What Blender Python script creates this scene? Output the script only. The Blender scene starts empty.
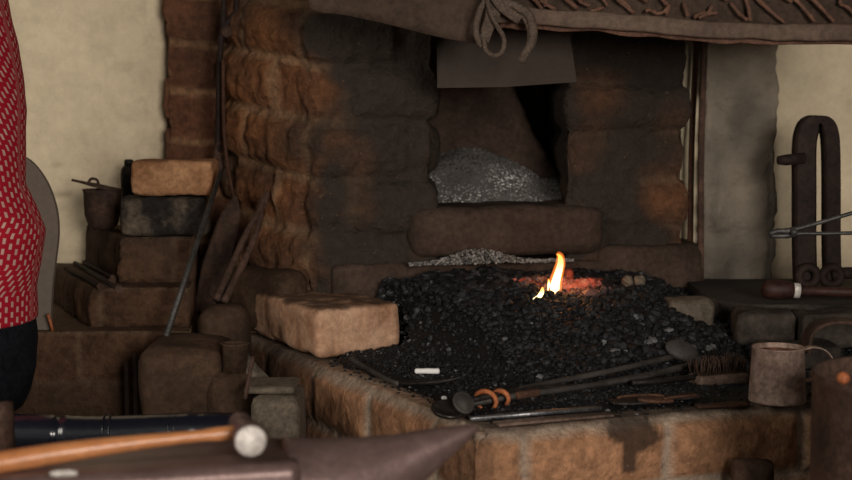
import bpy, bmesh, math, random
from mathutils import Vector, Matrix, noise
random.seed(7)
SC = bpy.context.scene
COL = SC.collection
R = math.radians
# ------------------------------------------------------------------ camera
F = 1400.0; CZ = 1.25; PITCH = R(5)
cam_d = bpy.data.cameras.new('camera'); cam = bpy.data.objects.new('camera', cam_d); COL.objects.link(cam)
cam.location = (0, 0, CZ); cam.rotation_euler = (R(90) - PITCH, 0, 0)
cam_d.sensor_width = 36; cam_d.lens = 36 * F / 852
cam_d.dof.use_dof = True; cam_d.dof.focus_distance = 2.4; cam_d.dof.aperture_fstop = 5.0
cam_d.clip_start = .05
SC.camera = cam

def ray(px, py):
    a = (px - 426) / F; b = (py - 240) / F
    return Vector((a, math.cos(PITCH) - b * math.sin(PITCH), -math.sin(PITCH) - b * math.cos(PITCH)))
def D(px, py, y):                       # where a sight line meets the vertical plane at depth y
    r = ray(px, py); return Vector((0, 0, CZ)) + r * (y / r.y)
def G(px, py, z):                       # where it meets a level surface of height z
    r = ray(px, py); return Vector((0, 0, CZ)) + r * ((z - CZ) / r.z)
def X(px, y): return D(px, 240, y).x
def N(v, s=1.0, o=0.0): return noise.noise(Vector((v[0] * s + o, v[1] * s + o * .7, v[2] * s - o * .3)))
def sm(a, b, x):
    t = min(1, max(0, (x - a) / (b - a))); return t * t * (3 - 2 * t)
def lerp(a, b, t): return a + (b - a) * t

# ------------------------------------------------------------------ materials
def newmat(name):
    m = bpy.data.materials.new(name); m.use_nodes = True
    nt = m.node_tree; b = nt.nodes['Principled BSDF']
    return m, nt, b
def L(nt, a, b): nt.links.new(a, b)
def noise_tex(nt, scale, detail=6, rough=.6, coord='Object', vec=None):
    n = nt.nodes.new('ShaderNodeTexNoise'); n.inputs['Scale'].default_value = scale
    n.inputs['Detail'].default_value = detail; n.inputs['Roughness'].default_value = rough
    if vec is None:
        t = nt.nodes.new('ShaderNodeTexCoord'); vec = t.outputs[coord]
    L(nt, vec, n.inputs['Vector']); return n.outputs['Fac']
def ramp(nt, fac, stops):
    r = nt.nodes.new('ShaderNodeValToRGB'); els = r.color_ramp.elements
    while len(els) < len(stops): els.new(.5)
    for e, (p, c) in zip(els, stops): e.position = p; e.color = (*c, 1) if len(c) == 3 else c
    L(nt, fac, r.inputs['Fac']); return r.outputs['Color']
def mix(nt, fac, a, b, mode='MIX'):
    m = nt.nodes.new('ShaderNodeMix'); m.data_type = 'RGBA'; m.blend_type = mode
    if isinstance(fac, (int, float)): m.inputs[0].default_value = fac
    else: L(nt, fac, m.inputs[0])
    for i, v in ((6, a), (7, b)):
        if isinstance(v, tuple): m.inputs[i].default_value = (*v, 1)
        else: L(nt, v, m.inputs[i])
    return m.outputs[2]
def bump(nt, b, h, strength, dist=.005):
    n = nt.nodes.new('ShaderNodeBump'); n.inputs['Strength'].default_value = strength; n.inputs['Distance'].default_value = dist
    L(nt, h, n.inputs['Height']); L(nt, n.outputs[0], b.inputs['Normal'])
def attr(nt, name):
    a = nt.nodes.new('ShaderNodeAttribute'); a.attribute_name = name
    s = nt.nodes.new('ShaderNodeSeparateColor'); L(nt, a.outputs['Color'], s.inputs[0]); return s.outputs
def masonry_mat(name, c1, c2, mortar, soot, fine=60, bs=.5, spec=.2, flecks=True, rough=.85, blotch=.6, grain=.42):
    m, nt, b = newmat(name); A = attr(nt, 'mas')
    n1 = noise_tex(nt, 9); n2 = noise_tex(nt, fine, 8, .7)
    base = mix(nt, A[1], c1, c2)
    base = mix(nt, ramp(nt, n1, [(.35, (0, 0, 0)), (.65, (1, 1, 1))]), base, tuple(x * blotch for x in c1))
    mu = mix(nt, 1.0, base, ramp(nt, n2, [(.32, (grain,)*3), (.68, (1.0,)*3)]), 'MULTIPLY')
    mo = mix(nt, A[0], mu, mix(nt, 1.0, mortar, ramp(nt, n2, [(.3, (grain,)*3), (.6, (1.0,)*3)]), 'MULTIPLY'))
    so = mix(nt, A[2], mo, mix(nt, 1.0, soot, ramp(nt, n2, [(.25, (.55,)*3), (.8, (1.0,)*3)]), 'MULTIPLY'))
    if flecks:
        n3 = noise_tex(nt, 150, 2, .5)
        so = mix(nt, ramp(nt, n3, [(.72, (0,)*3), (.78, (.25,)*3)]), so, tuple(min(1, x * 2.2 + .05) for x in mortar))
    L(nt, so, b.inputs['Base Color']); b.inputs['Roughness'].default_value = rough
    b.inputs['Specular IOR Level'].default_value = spec
    n4 = noise_tex(nt, fine * .35, 5, .65); ad = nt.nodes.new('ShaderNodeMath'); ad.operation = 'MULTIPLY_ADD'
    L(nt, n4, ad.inputs[0]); ad.inputs[1].default_value = 1.6; L(nt, n2, ad.inputs[2])
    bump(nt, b, ad.outputs[0], bs, .012)
    return m
def simple(name, c1, c2, scale=25, rough=.7, metal=0., bs=.3, spec=.3, stretch=None, dist=.004, lo=.35, hi=.65, mott=.75):
    m, nt, b = newmat(name)
    t = nt.nodes.new('ShaderNodeTexCoord'); vec = t.outputs['Object']
    if stretch:
        mp = nt.nodes.new('ShaderNodeMapping'); mp.inputs['Scale'].default_value = stretch; L(nt, vec, mp.inputs[0]); vec = mp.outputs[0]
    n = noise_tex(nt, scale, 6, .65, vec=vec)
    nf = noise_tex(nt, max(90, scale * 5), 5, .7, vec=vec)
    L(nt, mix(nt, mott, ramp(nt, n, [(lo, c1), (hi, c2)]), ramp(nt, nf, [(.36, (.35,)*3), (.62, (1.15,)*3)]), 'MULTIPLY'), b.inputs['Base Color'])
    b.inputs['Roughness'].default_value = rough; b.inputs['Metallic'].default_value = metal
    b.inputs['Specular IOR Level'].default_value = spec
    n2 = noise_tex(nt, scale * 4, 4, .6, vec=vec); bump(nt, b, n2, bs, dist)
    return m
def emis(name, stops, strength, scale=30):
    m, nt, b = newmat(name)
    n = noise_tex(nt, scale, 3, .5)
    L(nt, ramp(nt, n, stops), b.inputs['Emission Color']); b.inputs['Emission Strength'].default_value = strength
    b.inputs['Base Color'].default_value = (.02, .01, .01, 1)
    return m

M = {}
M['plaster_left'] = masonry_mat('cream_limewash', (.80, .68, .48), (.85, .73, .52), (.80, .68, .48), (.24, .17, .11), fine=30, bs=.45, flecks=False, blotch=.93, grain=.82)
M['plaster_right'] = masonry_mat('aged_limewash', (.50, .43, .33), (.54, .47, .36), (.50, .43, .33), (.10, .09, .078), fine=24, bs=1.0, flecks=False, blotch=.88, grain=.75)
M['brick_left'] = masonry_mat('brown_brick', (.24, .105, .058), (.33, .15, .08), (.34, .19, .10), (.070, .042, .028), bs=.9)
M['brick_chimney'] = masonry_mat('smoked_brick', (.36, .15, .065), (.42, .18, .075), (.42, .25, .135), (.062, .048, .038), bs=1.0)
M['brick_front'] = masonry_mat('warm_orange_brick', (.58, .30, .16), (.70, .42, .25), (.48, .37, .28), (.040, .026, .020), bs=.8, blotch=.75)
M['brick_step'] = masonry_mat('dusty_brown_brick', (.17, .09, .052), (.21, .11, .062), (.17, .105, .066), (.07, .048, .036), bs=.8)
M['brick_ledge'] = masonry_mat('sooty_ledge_brick', (.07, .05, .038), (.09, .06, .045), (.10, .085, .07), (.022, .019, .017), bs=.8)
M['brick_orange'] = simple('pale_orange_brick', (.28, .13, .06), (.52, .29, .15), 16, .85, bs=.8, spec=.15, mott=.5)
M['brick_tan'] = simple('tan_brick', (.38, .20, .115), (.70, .45, .30), 9, .85, bs=.7, spec=.15, mott=.45)
M['brick_black'] = simple('charred_brick', (.024, .021, .019), (.22, .17, .12), 11, .85, bs=.6, spec=.15, lo=.48, hi=.78)
M['stone_dark'] = simple('sooty_stone', (.030, .019, .013), (.085, .050, .031), 7, .9, mott=.55, bs=.9, spec=.15)
M['block_soot'] = simple('smoke_brown_stone', (.040, .027, .021), (.080, .054, .041), 9, .9, bs=.9, spec=.12, mott=.5, dist=.006)
M['ledge_stone'] = simple('black_ledge_stone', (.022, .018, .016), (.075, .062, .050), 12, .9, bs=.9, spec=.12, mott=.5, dist=.006)
M['tool_iron'] = simple('grey_black_tool_iron', (.035, .031, .029), (.075, .066, .060), 20, .6, metal=.2, bs=.3, mott=.4)
M['jaw_iron'] = simple('dark_polished_iron', (.022, .019, .018), (.05, .042, .038), 30, .32, metal=.5, bs=.15, mott=.3)
M['wood_dark'] = simple('dark_worn_wood', (.045, .030, .022), (.085, .055, .038), 10, .8, bs=.5, stretch=(3, 3, .6))
M['wood_handle'] = simple('oiled_handle_wood', (.38, .135, .045), (.58, .25, .10), 9, .34, bs=.08, mott=.4, stretch=(.5, 4, 4), spec=.5)
M['wood_red'] = simple('red_brown_handle_wood', (.032, .012, .009), (.060, .022, .015), 9, .6, bs=.2)
M['iron'] = simple('black_iron', (.018, .016, .016), (.05, .042, .038), 30, .55, metal=.6, bs=.4)
M['iron_brown'] = simple('brown_iron', (.018, .010, .008), (.034, .019, .014), 20, .75, metal=.15, bs=.4)
M['rust'] = simple('rusty_iron', (.055, .026, .016), (.105, .047, .026), 28, .85, bs=.5)
M['rust_dark'] = simple('dark_rust', (.050, .029, .021), (.105, .058, .040), 12, .85, bs=.5)
M['rust_orange'] = simple('orange_rust', (.30, .085, .030), (.50, .17, .065), 60, .6, bs=.3)
M['steel'] = simple('worn_steel', (.18, .18, .19), (.34, .34, .35), 40, .38, metal=.8, bs=.2)
M['steel_bright'] = simple('polished_steel', (.50, .46, .42), (.85, .80, .75), 75, .5, metal=.2, bs=.25, mott=.5)
M['steel_rod'] = simple('grey_rod_steel', (.05, .048, .046), (.10, .095, .09), 40, .5, metal=.5, bs=.2)
M['anvil'] = simple('anvil_iron', (.12, .076, .070), (.18, .12, .11), 18, .38, metal=.35, bs=.15, mott=.3)
M['tin'] = simple('tarnished_tin', (.30, .20, .16), (.50, .37, .30), 14, .6, metal=.25, bs=.2)
M['tin_in'] = simple('rusted_tin_inside', (.10, .04, .025), (.16, .07, .045), 20, .8, bs=.2)
M['plate'] = simple('sooty_sheet_metal', (.040, .028, .021), (.052, .037, .028), 6, .75, metal=.0, bs=.05, mott=.2)
M['leather'] = simple('brown_grey_hide', (.092, .060, .044), (.14, .094, .068), 8, .8, bs=.6, mott=.5)
M['leather_dark'] = simple('dark_brown_twig', (.10, .050, .032), (.17, .085, .055), 30, .8, bs=.5)  # the twigs' and hem's own brown
M['rope'] = simple('dusty_rope', (.085, .060, .045), (.14, .10, .075), 60, .9, bs=.8)
M['chair'] = simple('grey_brown_board', (.16, .13, .105), (.19, .155, .125), 6, .7, bs=.05, mott=.2)
M['clay'] = simple('grey_clay', (.105, .085, .062), (.15, .12, .088), 9, .85, bs=.3)
M['chalk'] = simple('white_chalk', (.75, .75, .74), (.85, .85, .84), 40, .7, bs=.1, mott=.1)
M['bristle'] = simple('rusty_bristle', (.055, .030, .022), (.10, .06, .042), 50, .8, bs=.1)
M['brush_wood'] = simple('dusty_brush_wood', (.13, .085, .065), (.19, .13, .10), 14, .85, bs=.3)
M['trousers'] = simple('black_cloth', (.008, .009, .012), (.014, .015, .020), 14, .9, bs=.1, spec=.1)
M['skin'] = simple('skin', (.50, .29, .20), (.56, .33, .23), 14, .55, bs=.1)
M['hair'] = simple('brown_hair', (.05, .03, .02), (.09, .055, .035), 30, .6, bs=.5, stretch=(1, 1, .2))
M['floor'] = simple('earth_floor', (.06, .045, .033), (.10, .075, .055), 4, .95, bs=.6, dist=.01)
M['timber'] = simple('old_timber', (.05, .035, .025), (.09, .065, .045), 5, .9, bs=.5, stretch=(1, 6, 1))

m, nt, b = newmat('black_gloss_duct'); M['duct'] = m
n = noise_tex(nt, 16, 2, .5); b.inputs['Base Color'].default_value = (.008, .010, .018, 1); b.inputs['Roughness'].default_value = .22
b.inputs['Specular IOR Level'].default_value = .9; bump(nt, b, n, .15, .01)

def speck(name, attrname='tone', stops=None, rough=.5, spec=.5):
    m, nt, b = newmat(name); A = attr(nt, attrname)
    L(nt, ramp(nt, A[0], stops), b.inputs['Base Color']); b.inputs['Roughness'].default_value = rough
    b.inputs['Specular IOR Level'].default_value = spec
    n = noise_tex(nt, 160, 3, .6); bump(nt, b, n, .6, .003)
    return m
M['coal'] = speck('black_coal', stops=[(0, (.004, .004, .005)), (.6, (.011, .0115, .013)), (.93, (.034, .035, .038)), (1, (.12, .12, .125))], rough=.62, spec=.28)
M['ash'] = speck('grey_ash', stops=[(0, (.04, .037, .034)), (.5, (.17, .16, .15)), (.85, (.42, .41, .39)), (1, (.8, .79, .77))], rough=.8, spec=.2)
m, nt, b = newmat('glowing_coal'); M['ember'] = m
A = attr(nt, 'tone'); L(nt, ramp(nt, A[0], [(0, (.02, .015, .014)), (1, (.13, .09, .085))]), b.inputs['Base Color'])
n = noise_tex(nt, 45, 3, .5); L(nt, ramp(nt, n, [(.45, (.05, .006, .004)), (.72, (.75, .10, .05))]), b.inputs['Emission Color'])
L(nt, A[1], b.inputs['Emission Strength'])

# red shirt with pale dashes
m, nt, b = newmat('red_cotton_with_dashes'); M['shirt'] = m
a = nt.nodes.new('ShaderNodeAttribute'); a.attribute_name = 'cloth'
br = nt.nodes.new('ShaderNodeTexBrick'); L(nt, a.outputs['Vector'], br.inputs['Vector'])
br.inputs['Color1'].default_value = (.52, .30, .26, 1); br.inputs['Color2'].default_value = (.62, .42, .36, 1)
br.inputs['Mortar'].default_value = (.40, .010, .026, 1); br.inputs['Scale'].default_value = 1
br.inputs['Brick Width'].default_value = .017; br.inputs['Row Height'].default_value = .0135
br.inputs['Mortar Size'].default_value = .0046; br.inputs['Mortar Smooth'].default_value = .3
L(nt, br.outputs['Color'], b.inputs['Base Color']); b.inputs['Roughness'].default_value = .85
b.inputs['Specular IOR Level'].default_value = .15
n = noise_tex(nt, 14, 4, .5); bump(nt, b, n, .25, .01)

mt_ = M['brick_tan']; nt = mt_.node_tree; b = nt.nodes['Principled BSDF']; src = b.inputs['Base Color'].links[0].from_socket
t = nt.nodes.new('ShaderNodeTexCoord'); sx = nt.nodes.new('ShaderNodeSeparateXYZ'); L(nt, t.outputs['Object'], sx.inputs[0])
nz_ = noise_tex(nt, 16, 4, .6); ma = nt.nodes.new('ShaderNodeMath'); ma.operation = 'MULTIPLY_ADD'; L(nt, nz_, ma.inputs[0]); ma.inputs[1].default_value = .03; L(nt, sx.outputs['Z'], ma.inputs[2])
mr = nt.nodes.new('ShaderNodeMapRange'); L(nt, ma.outputs[0], mr.inputs[0]); mr.inputs[1].default_value = .9115; mr.inputs[2].default_value = .9185; mr.inputs[4].default_value = .85
L(nt, mix(nt, mr.outputs[0], src, (.06, .035, .024)), b.inputs['Base Color'])
# ------------------------------------------------------------------ object helpers
def link(name, me, mat=None, parent=None, smooth=True):
    o = bpy.data.objects.new(name, me); COL.objects.link(o)
    if mat: me.materials.append(M[mat])
    if smooth:
        me.polygons.foreach_set('use_smooth', [True] * len(me.polygons))
    if parent:
        o.parent = parent; o.matrix_parent_inverse = Matrix.Translation(parent.location).inverted()
    return o
def obj(name, bm, mat=None, parent=None, smooth=True):
    bmesh.ops.recalc_face_normals(bm, faces=bm.faces)
    me = bpy.data.meshes.new(name); bm.to_mesh(me); bm.free()
    return link(name, me, mat, parent, smooth)
def root(name, loc):
    o = bpy.data.objects.new(name, None); COL.objects.link(o); o.location = loc; o.empty_display_size = .05; return o
def tag(o, label, cat, group=None):
    o['label'] = label; o['category'] = cat
    if group: o['group'] = group
    return o
def struct(o): o['kind'] = 'structure'; return o
def part_label(o, l): o['label'] = l; return o

def rbox(bm, size, r, mat4=None, res=.012, amp=.002, freq=20, seed=0, deform=None, fine=.0006, chip=0):
    """box with rounded, worn edges"""
    hx, hy, hz = [s / 2 for s in size]; r = min(r, hx, hy, hz)
    n = [max(2, min(60, int(round(s / res)))) for s in size]
    faces = {}
    def v(i, j, k):
        key = (i, j, k)
        if key in faces: return faces[key]
        p = Vector((lerp(-hx, hx, i / n[0]), lerp(-hy, hy, j / n[1]), lerp(-hz, hz, k / n[2])))
        q = Vector((max(-hx + r, min(hx - r, p.x)), max(-hy + r, min(hy - r, p.y)), max(-hz + r, min(hz - r, p.z))))
        d = p - q; nn = d.normalized() if d.length > 1e-9 else Vector((0, 0, 0))
        w = q + nn * r if d.length > 1e-9 else p
        if d.length > 1e-9: w = q + nn * min(r, d.length * 1.0 if False else r)
        nrm = nn
        a_ = amp * N(w, freq, seed) + fine * N(w, freq * 4, seed + 3)
        if chip: a_ -= chip * max(0, N(w, freq * .6, seed + 9) - .15) * (1.0 if abs(nn.x) + abs(nn.y) + abs(nn.z) > 1.15 else .25)
        w = w + nrm * a_
        if deform: w = deform(w)
        if mat4 is not None: w = mat4 @ w
        faces[key] = bm.verts.new(w); return faces[key]
    for (a, b_, c, ax) in ((0, 1, 2, 2), (1, 2, 0, 0), (2, 0, 1, 1)):
        for side in (0, n[c]):
            for i in range(n[a]):
                for j in range(n[b_]):
                    q = []
                    for di, dj in ((0, 0), (1, 0), (1, 1), (0, 1)):
                        idx = [0, 0, 0]; idx[a] = i + di; idx[b_] = j + dj; idx[c] = side
                        q.append(v(*idx))
                    try: bm.faces.new(q if side else q[::-1])
                    except ValueError: pass
def TR(loc, rz=0, rx=0, ry=0):
    return Matrix.Translation(loc) @ Matrix.Rotation(rz, 4, 'Z') @ Matrix.Rotation(ry, 4, 'Y') @ Matrix.Rotation(rx, 4, 'X')
def frames(path):
    P = [Vector(p) for p in path]; T = []
    for i in range(len(P)):
        t = P[min(i + 1, len(P) - 1)] - P[max(i - 1, 0)]; T.append(t.normalized())
    up = Vector((0, 0, 1)) if abs(T[0].z) < .9 else Vector((0, 1, 0))
    out = []; s = T[0].cross(up).normalized()
    for t in T:
        s = (s - t * s.dot(t)).normalized(); out.append((t, s, t.cross(s)))
    return P, out
def tube(bm, path, rad, seg=10, cap=True, closed=False):
    P, fr = frames(path)
    if not isinstance(rad, (list, tuple)): rad = [rad] * len(P)
    rings = []
    for p, (t, s, u), r in zip(P, fr, rad):
        rings.append([bm.verts.new(p + (s * math.cos(2 * math.pi * k / seg) + u * math.sin(2 * math.pi * k / seg)) * r) for k in range(seg)])
    for a, b_ in zip(rings, rings[1:] + ([rings[0]] if closed else [])):
        for k in range(seg): bm.faces.new((a[k], a[(k + 1) % seg], b_[(k + 1) % seg], b_[k]))
    if cap and not closed:
        bm.faces.new(rings[0][::-1]); bm.faces.new(rings[-1])
def strip(bm, path, w, h, side):
    """flat bar: w along 'side', h across it; w/h may be lists"""
    P, fr = frames(path); side = Vector(side).normalized(); rings = []
    for i, (p, (t, s, u)) in enumerate(zip(P, fr)):
        a = (side - t * side.dot(t)).normalized(); b_ = t.cross(a)
        ww = w[i] if isinstance(w, (list, tuple)) else w; hh = h[i] if isinstance(h, (list, tuple)) else h
        c = [(-.5, -.5), (.5, -.5), (.5, .5), (-.5, .5)]
        rr = []
        for (x, y) in c:
            for (dx, dy) in ((.12, 0), (0, .12)) if x * y < 0 else ((0, .12), (.12, 0)):
                rr.append(bm.verts.new(p + a * ww * (x - math.copysign(dx, x)) + b_ * hh * (y - math.copysign(dy, y))))
        rings.append(rr)
    n = 8
    for a, b_ in zip(rings, rings[1:]):
        for k in range(n): bm.faces.new((a[k], a[(k + 1) % n], b_[(k + 1) % n], b_[k]))
    bm.faces.new(rings[0][::-1]); bm.faces.new(rings[-1])
def lathe(bm, prof, mat4, seg=32):
    rings = [[bm.verts.new(mat4 @ Vector((r * math.cos(2 * math.pi * k / seg), r * math.sin(2 * math.pi * k / seg), z))) for k in range(seg)] for r, z in prof]
    for a, b_ in zip(rings, rings[1:]):
        for k in range(seg): bm.faces.new((a[k], a[(k + 1) % seg], b_[(k + 1) % seg], b_[k]))
    bm.faces.new(rings[0][::-1]); bm.faces.new(rings[-1])
def smooth_path(pts, n=8):
    P = [Vector(p) for p in pts]; out = []
    for i in range(len(P) - 1):
        p0, p1, p2, p3 = P[max(i - 1, 0)], P[i], P[i + 1], P[min(i + 2, len(P) - 1)]
        for k in range(n):
            t = k / n
            out.append(.5 * ((2 * p1) + (p2 - p0) * t + (2 * p0 - 5 * p1 + 4 * p2 - p3) * t * t + (3 * p1 - p0 - 3 * p2 + p3) * t ** 3))
    out.append(P[-1]); return out
def xf(o_to, fr, to): # transform taking z axis along (to-fr)
    d = (Vector(to) - Vector(fr)); q = d.to_track_quat('Z', 'Y'); return Matrix.Translation(fr) @ q.to_matrix().to_4x4()

def masonry(name, poly, z0, z1, ch, bl, mat, parent=None, fine=None, res=.008, joint=.008, depth=.006, off=.006, rough=.002,
            rf=22, seed=0, slope=0., wob=.006, soot=None, disp=None, zoff=0., mort=1.0, soff=0., pillow=.0, roll=0.):
    """worn brickwork all round a footprint (counter-clockwise), one solid mesh"""
    ns = len(poly); P = [Vector((p[0], p[1])) for p in poly]; samp = []; s = 0
    for i in range(ns):
        a, b_ = P[i], P[(i + 1) % ns]; ln = (b_ - a).length
        e = (b_ - a) / ln; nr = Vector((e.y, -e.x)); pe = (a - P[i - 1]).normalized(); pn = Vector((pe.y, -pe.x))
        k = max(1, int(ln / (res if fine is None or i in fine else .15)))
        f = fine is None or i in fine
        for j in range(k):
            n_ = nr if j else (nr + pn).normalized()
            samp.append((a + e * ln * j / k, n_, s + ln * j / k, f))
        s += ln
    rows = max(2, int((z1 - z0) / res)); me = bpy.data.meshes.new(name); V = []; C = []
    for r in range(rows + 1):
        z = lerp(z0, z1, r / rows)
        for (p, n_, ss, f) in samp:
            w = Vector((p.x, p.y, z))
            zz = z - zoff + (slope(ss) if callable(slope) else slope * ss) + wob * N(w, 5, seed) ; kf = zz / ch; k = math.floor(kf)
            fz = (kf - k); dz = min(fz, 1 - fz) * ch
            wk = wob * 1.2 * N(w, 7, seed + 5)
            sk = (ss + soff + wk) / bl + (.5 if k % 2 else 0) + .12 * N((k * 3.7, 0, 0), 1, seed); i = math.floor(sk); fs = sk - i
            ds = min(fs, 1 - fs) * bl; d_ = min(dz, ds)
            jn = 1 - sm(joint * .35, joint * 1.1, d_ + .004 * N(w, 30, seed + 2))
            rnd = noise.cell(Vector((k * 1.3 + .5 + seed, i * 1.7 + .5, .5)))
            h = -depth * jn + off * (rnd - .5) * (1 - jn) + rough * N(w, rf, seed) + rough * .5 * N(w, rf * 3, seed + 1) + pillow * (sm(0, .035, d_) - 1) + roll * (math.sin(math.pi * min(1, fz * .9 + .1 * N(w, 9, seed))) - .5)
            if disp: h += disp(w, jn, rnd)
            if not f: h = 0
            q = w + Vector((n_.x, n_.y, 0)) * h; V.append(q)
            C.append((jn * mort, rnd, soot(w, jn, rnd) if soot else 0., 1))
    m_ = len(samp); Fc = []
    for r in range(rows):
        for c in range(m_):
            d2 = (c + 1) % m_; Fc.append((r * m_ + c, r * m_ + d2, (r + 1) * m_ + d2, (r + 1) * m_ + c))
    Fc.append(tuple(range(rows * m_, rows * m_ + m_))); Fc.append(tuple(range(m_))[::-1])
    me.from_pydata(V, [], Fc)
    at = me.color_attributes.new('mas', 'FLOAT_COLOR', 'POINT')
    at.data.foreach_set('color', [x for c in C for x in c])
    o = link(name, me, mat, parent)
    me.polygons[len(Fc) - 1].use_smooth = False; me.polygons[len(Fc) - 2].use_smooth = False
    return o

# ------------------------------------------------------------------ room shell
bm = bmesh.new(); rbox(bm, (6, 6, .1), .005, TR((0, 1.4, -.05)), res=.5, amp=0, fine=0); struct(obj('floor', bm, 'floor', smooth=False))
bm = bmesh.new(); rbox(bm, (4.6, 3.6, .1), .005, TR((0, 2.0, 2.55)), res=.5, amp=0, fine=0); struct(obj('ceiling', bm, 'timber', smooth=False))
for nm, x in (('wall_side_left', -2.25), ('wall_side_right', 2.25)):
    bm = bmesh.new(); rbox(bm, (.1, 3.6, 2.5), .005, TR((x, 2.0, 1.25)), res=.4, amp=0, fine=0); struct(obj(nm, bm, 'timber', smooth=False))

# cream limewashed wall on the left (painted brick courses showing through)
def crack(w): return sm(.44, .56, N((w.x * 11 + .3 * N(w, 20), w.y, w.z * 34), 1, 31))
def plast(w, jn, rnd): return .006 * max(0, N(w, 9, 4)) - .007 * crack(w) + .003 * sm(.30, .44, N((w.x * 11 + .3 * N(w, 20), w.y, w.z * 34), 1, 31))
def sootl(w, jn, rnd):
    a = .35 * sm(1.30, 1.05, w.z) * (.4 + N(w, 6, 3)) + .45 * crack(w) * (.5 + N(w, 7, 2))
    a += .28 * max(0, N(w, 4, 14))
    return max(0, min(1, a))
xl = X(168, 3.12)
struct(masonry('wall_left', [(-2.2, 3.12), (xl, 3.12), (xl, 3.3), (-2.2, 3.3)], 0, 2.5, .095, .24, 'plaster_left', fine=[0], res=.011,
               joint=.010, depth=.0035, off=.003, rough=.005, rf=14, seed=2, soot=sootl, disp=plast, mort=0))
# dark wall far behind the flue
bm = bmesh.new(); rbox(bm, (1.6, .1, 2.5), .003, TR((.1, 3.62, 1.25)), res=.3, amp=0, fine=0)
struct(obj('wall_back', bm, 'stone_dark', smooth=False))

# ------------------------------------------------------------------ brick pier beside the limewash
def sootp(w, jn, rnd): return max(0, min(1, .25 + .9 * N(w, 5, 6) + .25 * (rnd - .5)))
x0, x1 = X(166, 3.04), X(228, 3.04)
struct(masonry('wall_pier_left', [(x0, 3.05), (x1 + .05, 3.05), (x1 + .05, 3.3), (x0, 3.3)], 0, 2.5, .106, .30, 'brick_left', fine=[0, 3], res=.0065,
               joint=.010, depth=.010, off=.008, rough=.004, rf=18, seed=5, soot=sootp, soff=.16, zoff=.036, slope=.08, pillow=.004))

# ------------------------------------------------------------------ chimney breast
chim = root('forge_chimney', (.1, 2.95, 0))
tag(chim, 'soot-blackened brick chimney breast rising behind the coal fire', 'chimney')
Lc = Vector((-.232, 2.75)); dr = Vector((math.cos(R(15)), math.sin(R(15))))
def cp(px, back=0.0):                     # point on the chimney's front line seen at column px
    a = (px - 426) / F; t = (a * Lc.y - Lc.x) / (dr.x - a * dr.y)
    p = Lc + dr * t + Vector((-dr.y, dr.x)) * back; return p
def sootc(w, jn, rnd):
    edge = sm(-.25, -.15, w.x + .06 * N(w, 9, 2) + .03 * N(w, 30, 2))
    a = .42 + .7 * N(w, 8, 3) + .75 * edge - .3 * max(0, N((w.x * 4, w.y, w.z * 30), 1, 6)) * (1 - edge * .5)
    a -= .45 * max(0, N((w.x * 16, w.y * 16, w.z * 9), 1, 21)) * (1 - edge)
    a -= .55 * sm(.28, .5, w.x) * sm(1.22, 1.0, w.z) * (1 + N(w, 8, 4))
    return max(0, min(1, a))
def dispc(w, jn, rnd):                     # broken brick ends along the left corner
    c = math.exp(-((w.x + .255) / .030) ** 2) if w.y < 2.95 else 0
    r_ = abs(N((w.x * 34 + .5 * N(w, 8), w.y * 34, w.z * 10), 1, 7))
    l = sm(-.20, -.27, w.x) if w.y < 3.05 else 0
    return -.011 * c * (.3 + r_ * 3.0) - .010 * c * max(0, N(w, 24, 3)) - .008 * max(0, N(w, 9, 13) - .1) - .004 * l * max(0, N((w.x * 9 + w.y * 9, w.x, w.z * 20), 1, 5)) + .008 * l * N(w, 38, 9)
pl = cp(434)
ca = Vector((X(232, 2.95), 2.95)); cr = .055; e0 = (ca - Lc).normalized(); arc = []
for k in range(6):
    t = k / 5; arc.append(tuple((Lc + e0 * cr) * (1 - t) ** 2 + Lc * 2 * t * (1 - t) + (Lc + dr * cr) * t * t))
masonry('left_jamb', [(X(222, 3.1), 3.10), tuple(ca), *arc, (pl.x, pl.y), (pl.x + .01, 3.3), (X(222, 3.1), 3.3)], .811, 2.5, .113, .20, 'brick_chimney', chim,
        fine=list(range(9)), res=.007, joint=.014, depth=.007, off=.012, rough=.006, rf=38, seed=11, soot=sootc, disp=dispc, zoff=.062, slope=lambda ss: .16 * min(ss, .42), mort=.8, pillow=.004, roll=.013)
pa, pb = cp(566, .0), cp(687)
def dispr(w, jn, rnd): return -.010 * max(0, N(w, 9, 17)) 
masonry('right_jamb', [(pa.x, pa.y), (pb.x, pb.y), (pb.x + .0, 3.3), (pa.x - .0, 3.3)], .811, 2.5, .100, .40, 'brick_chimney', chim,
        fine=[0, 1, 3], res=.007, joint=.010, depth=.006, off=.014, rough=.008, seed=21, soot=sootc, disp=dispr, zoff=.02, mort=.6, soff=.1, pillow=.003, roll=.010)
# back of the throat, leaning to the left of the flue
bm = bmesh.new()
x0, x1 = X(400, 3.16), X(566, 3.16)
rbox(bm, (x1 - x0, .2, 1.0), .02, TR(((x0 + x1) / 2, 3.26, 1.35)), res=.012, amp=.012, freq=14, seed=4, deform=lambda w: Vector((w.x - .15 * min(1, max(0, (w.z + .27) / .28)) * sm(-.15, .15, w.x), w.y, w.z)), fine=.006)
obj('throat_back', bm, 'block_soot', chim)
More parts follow.
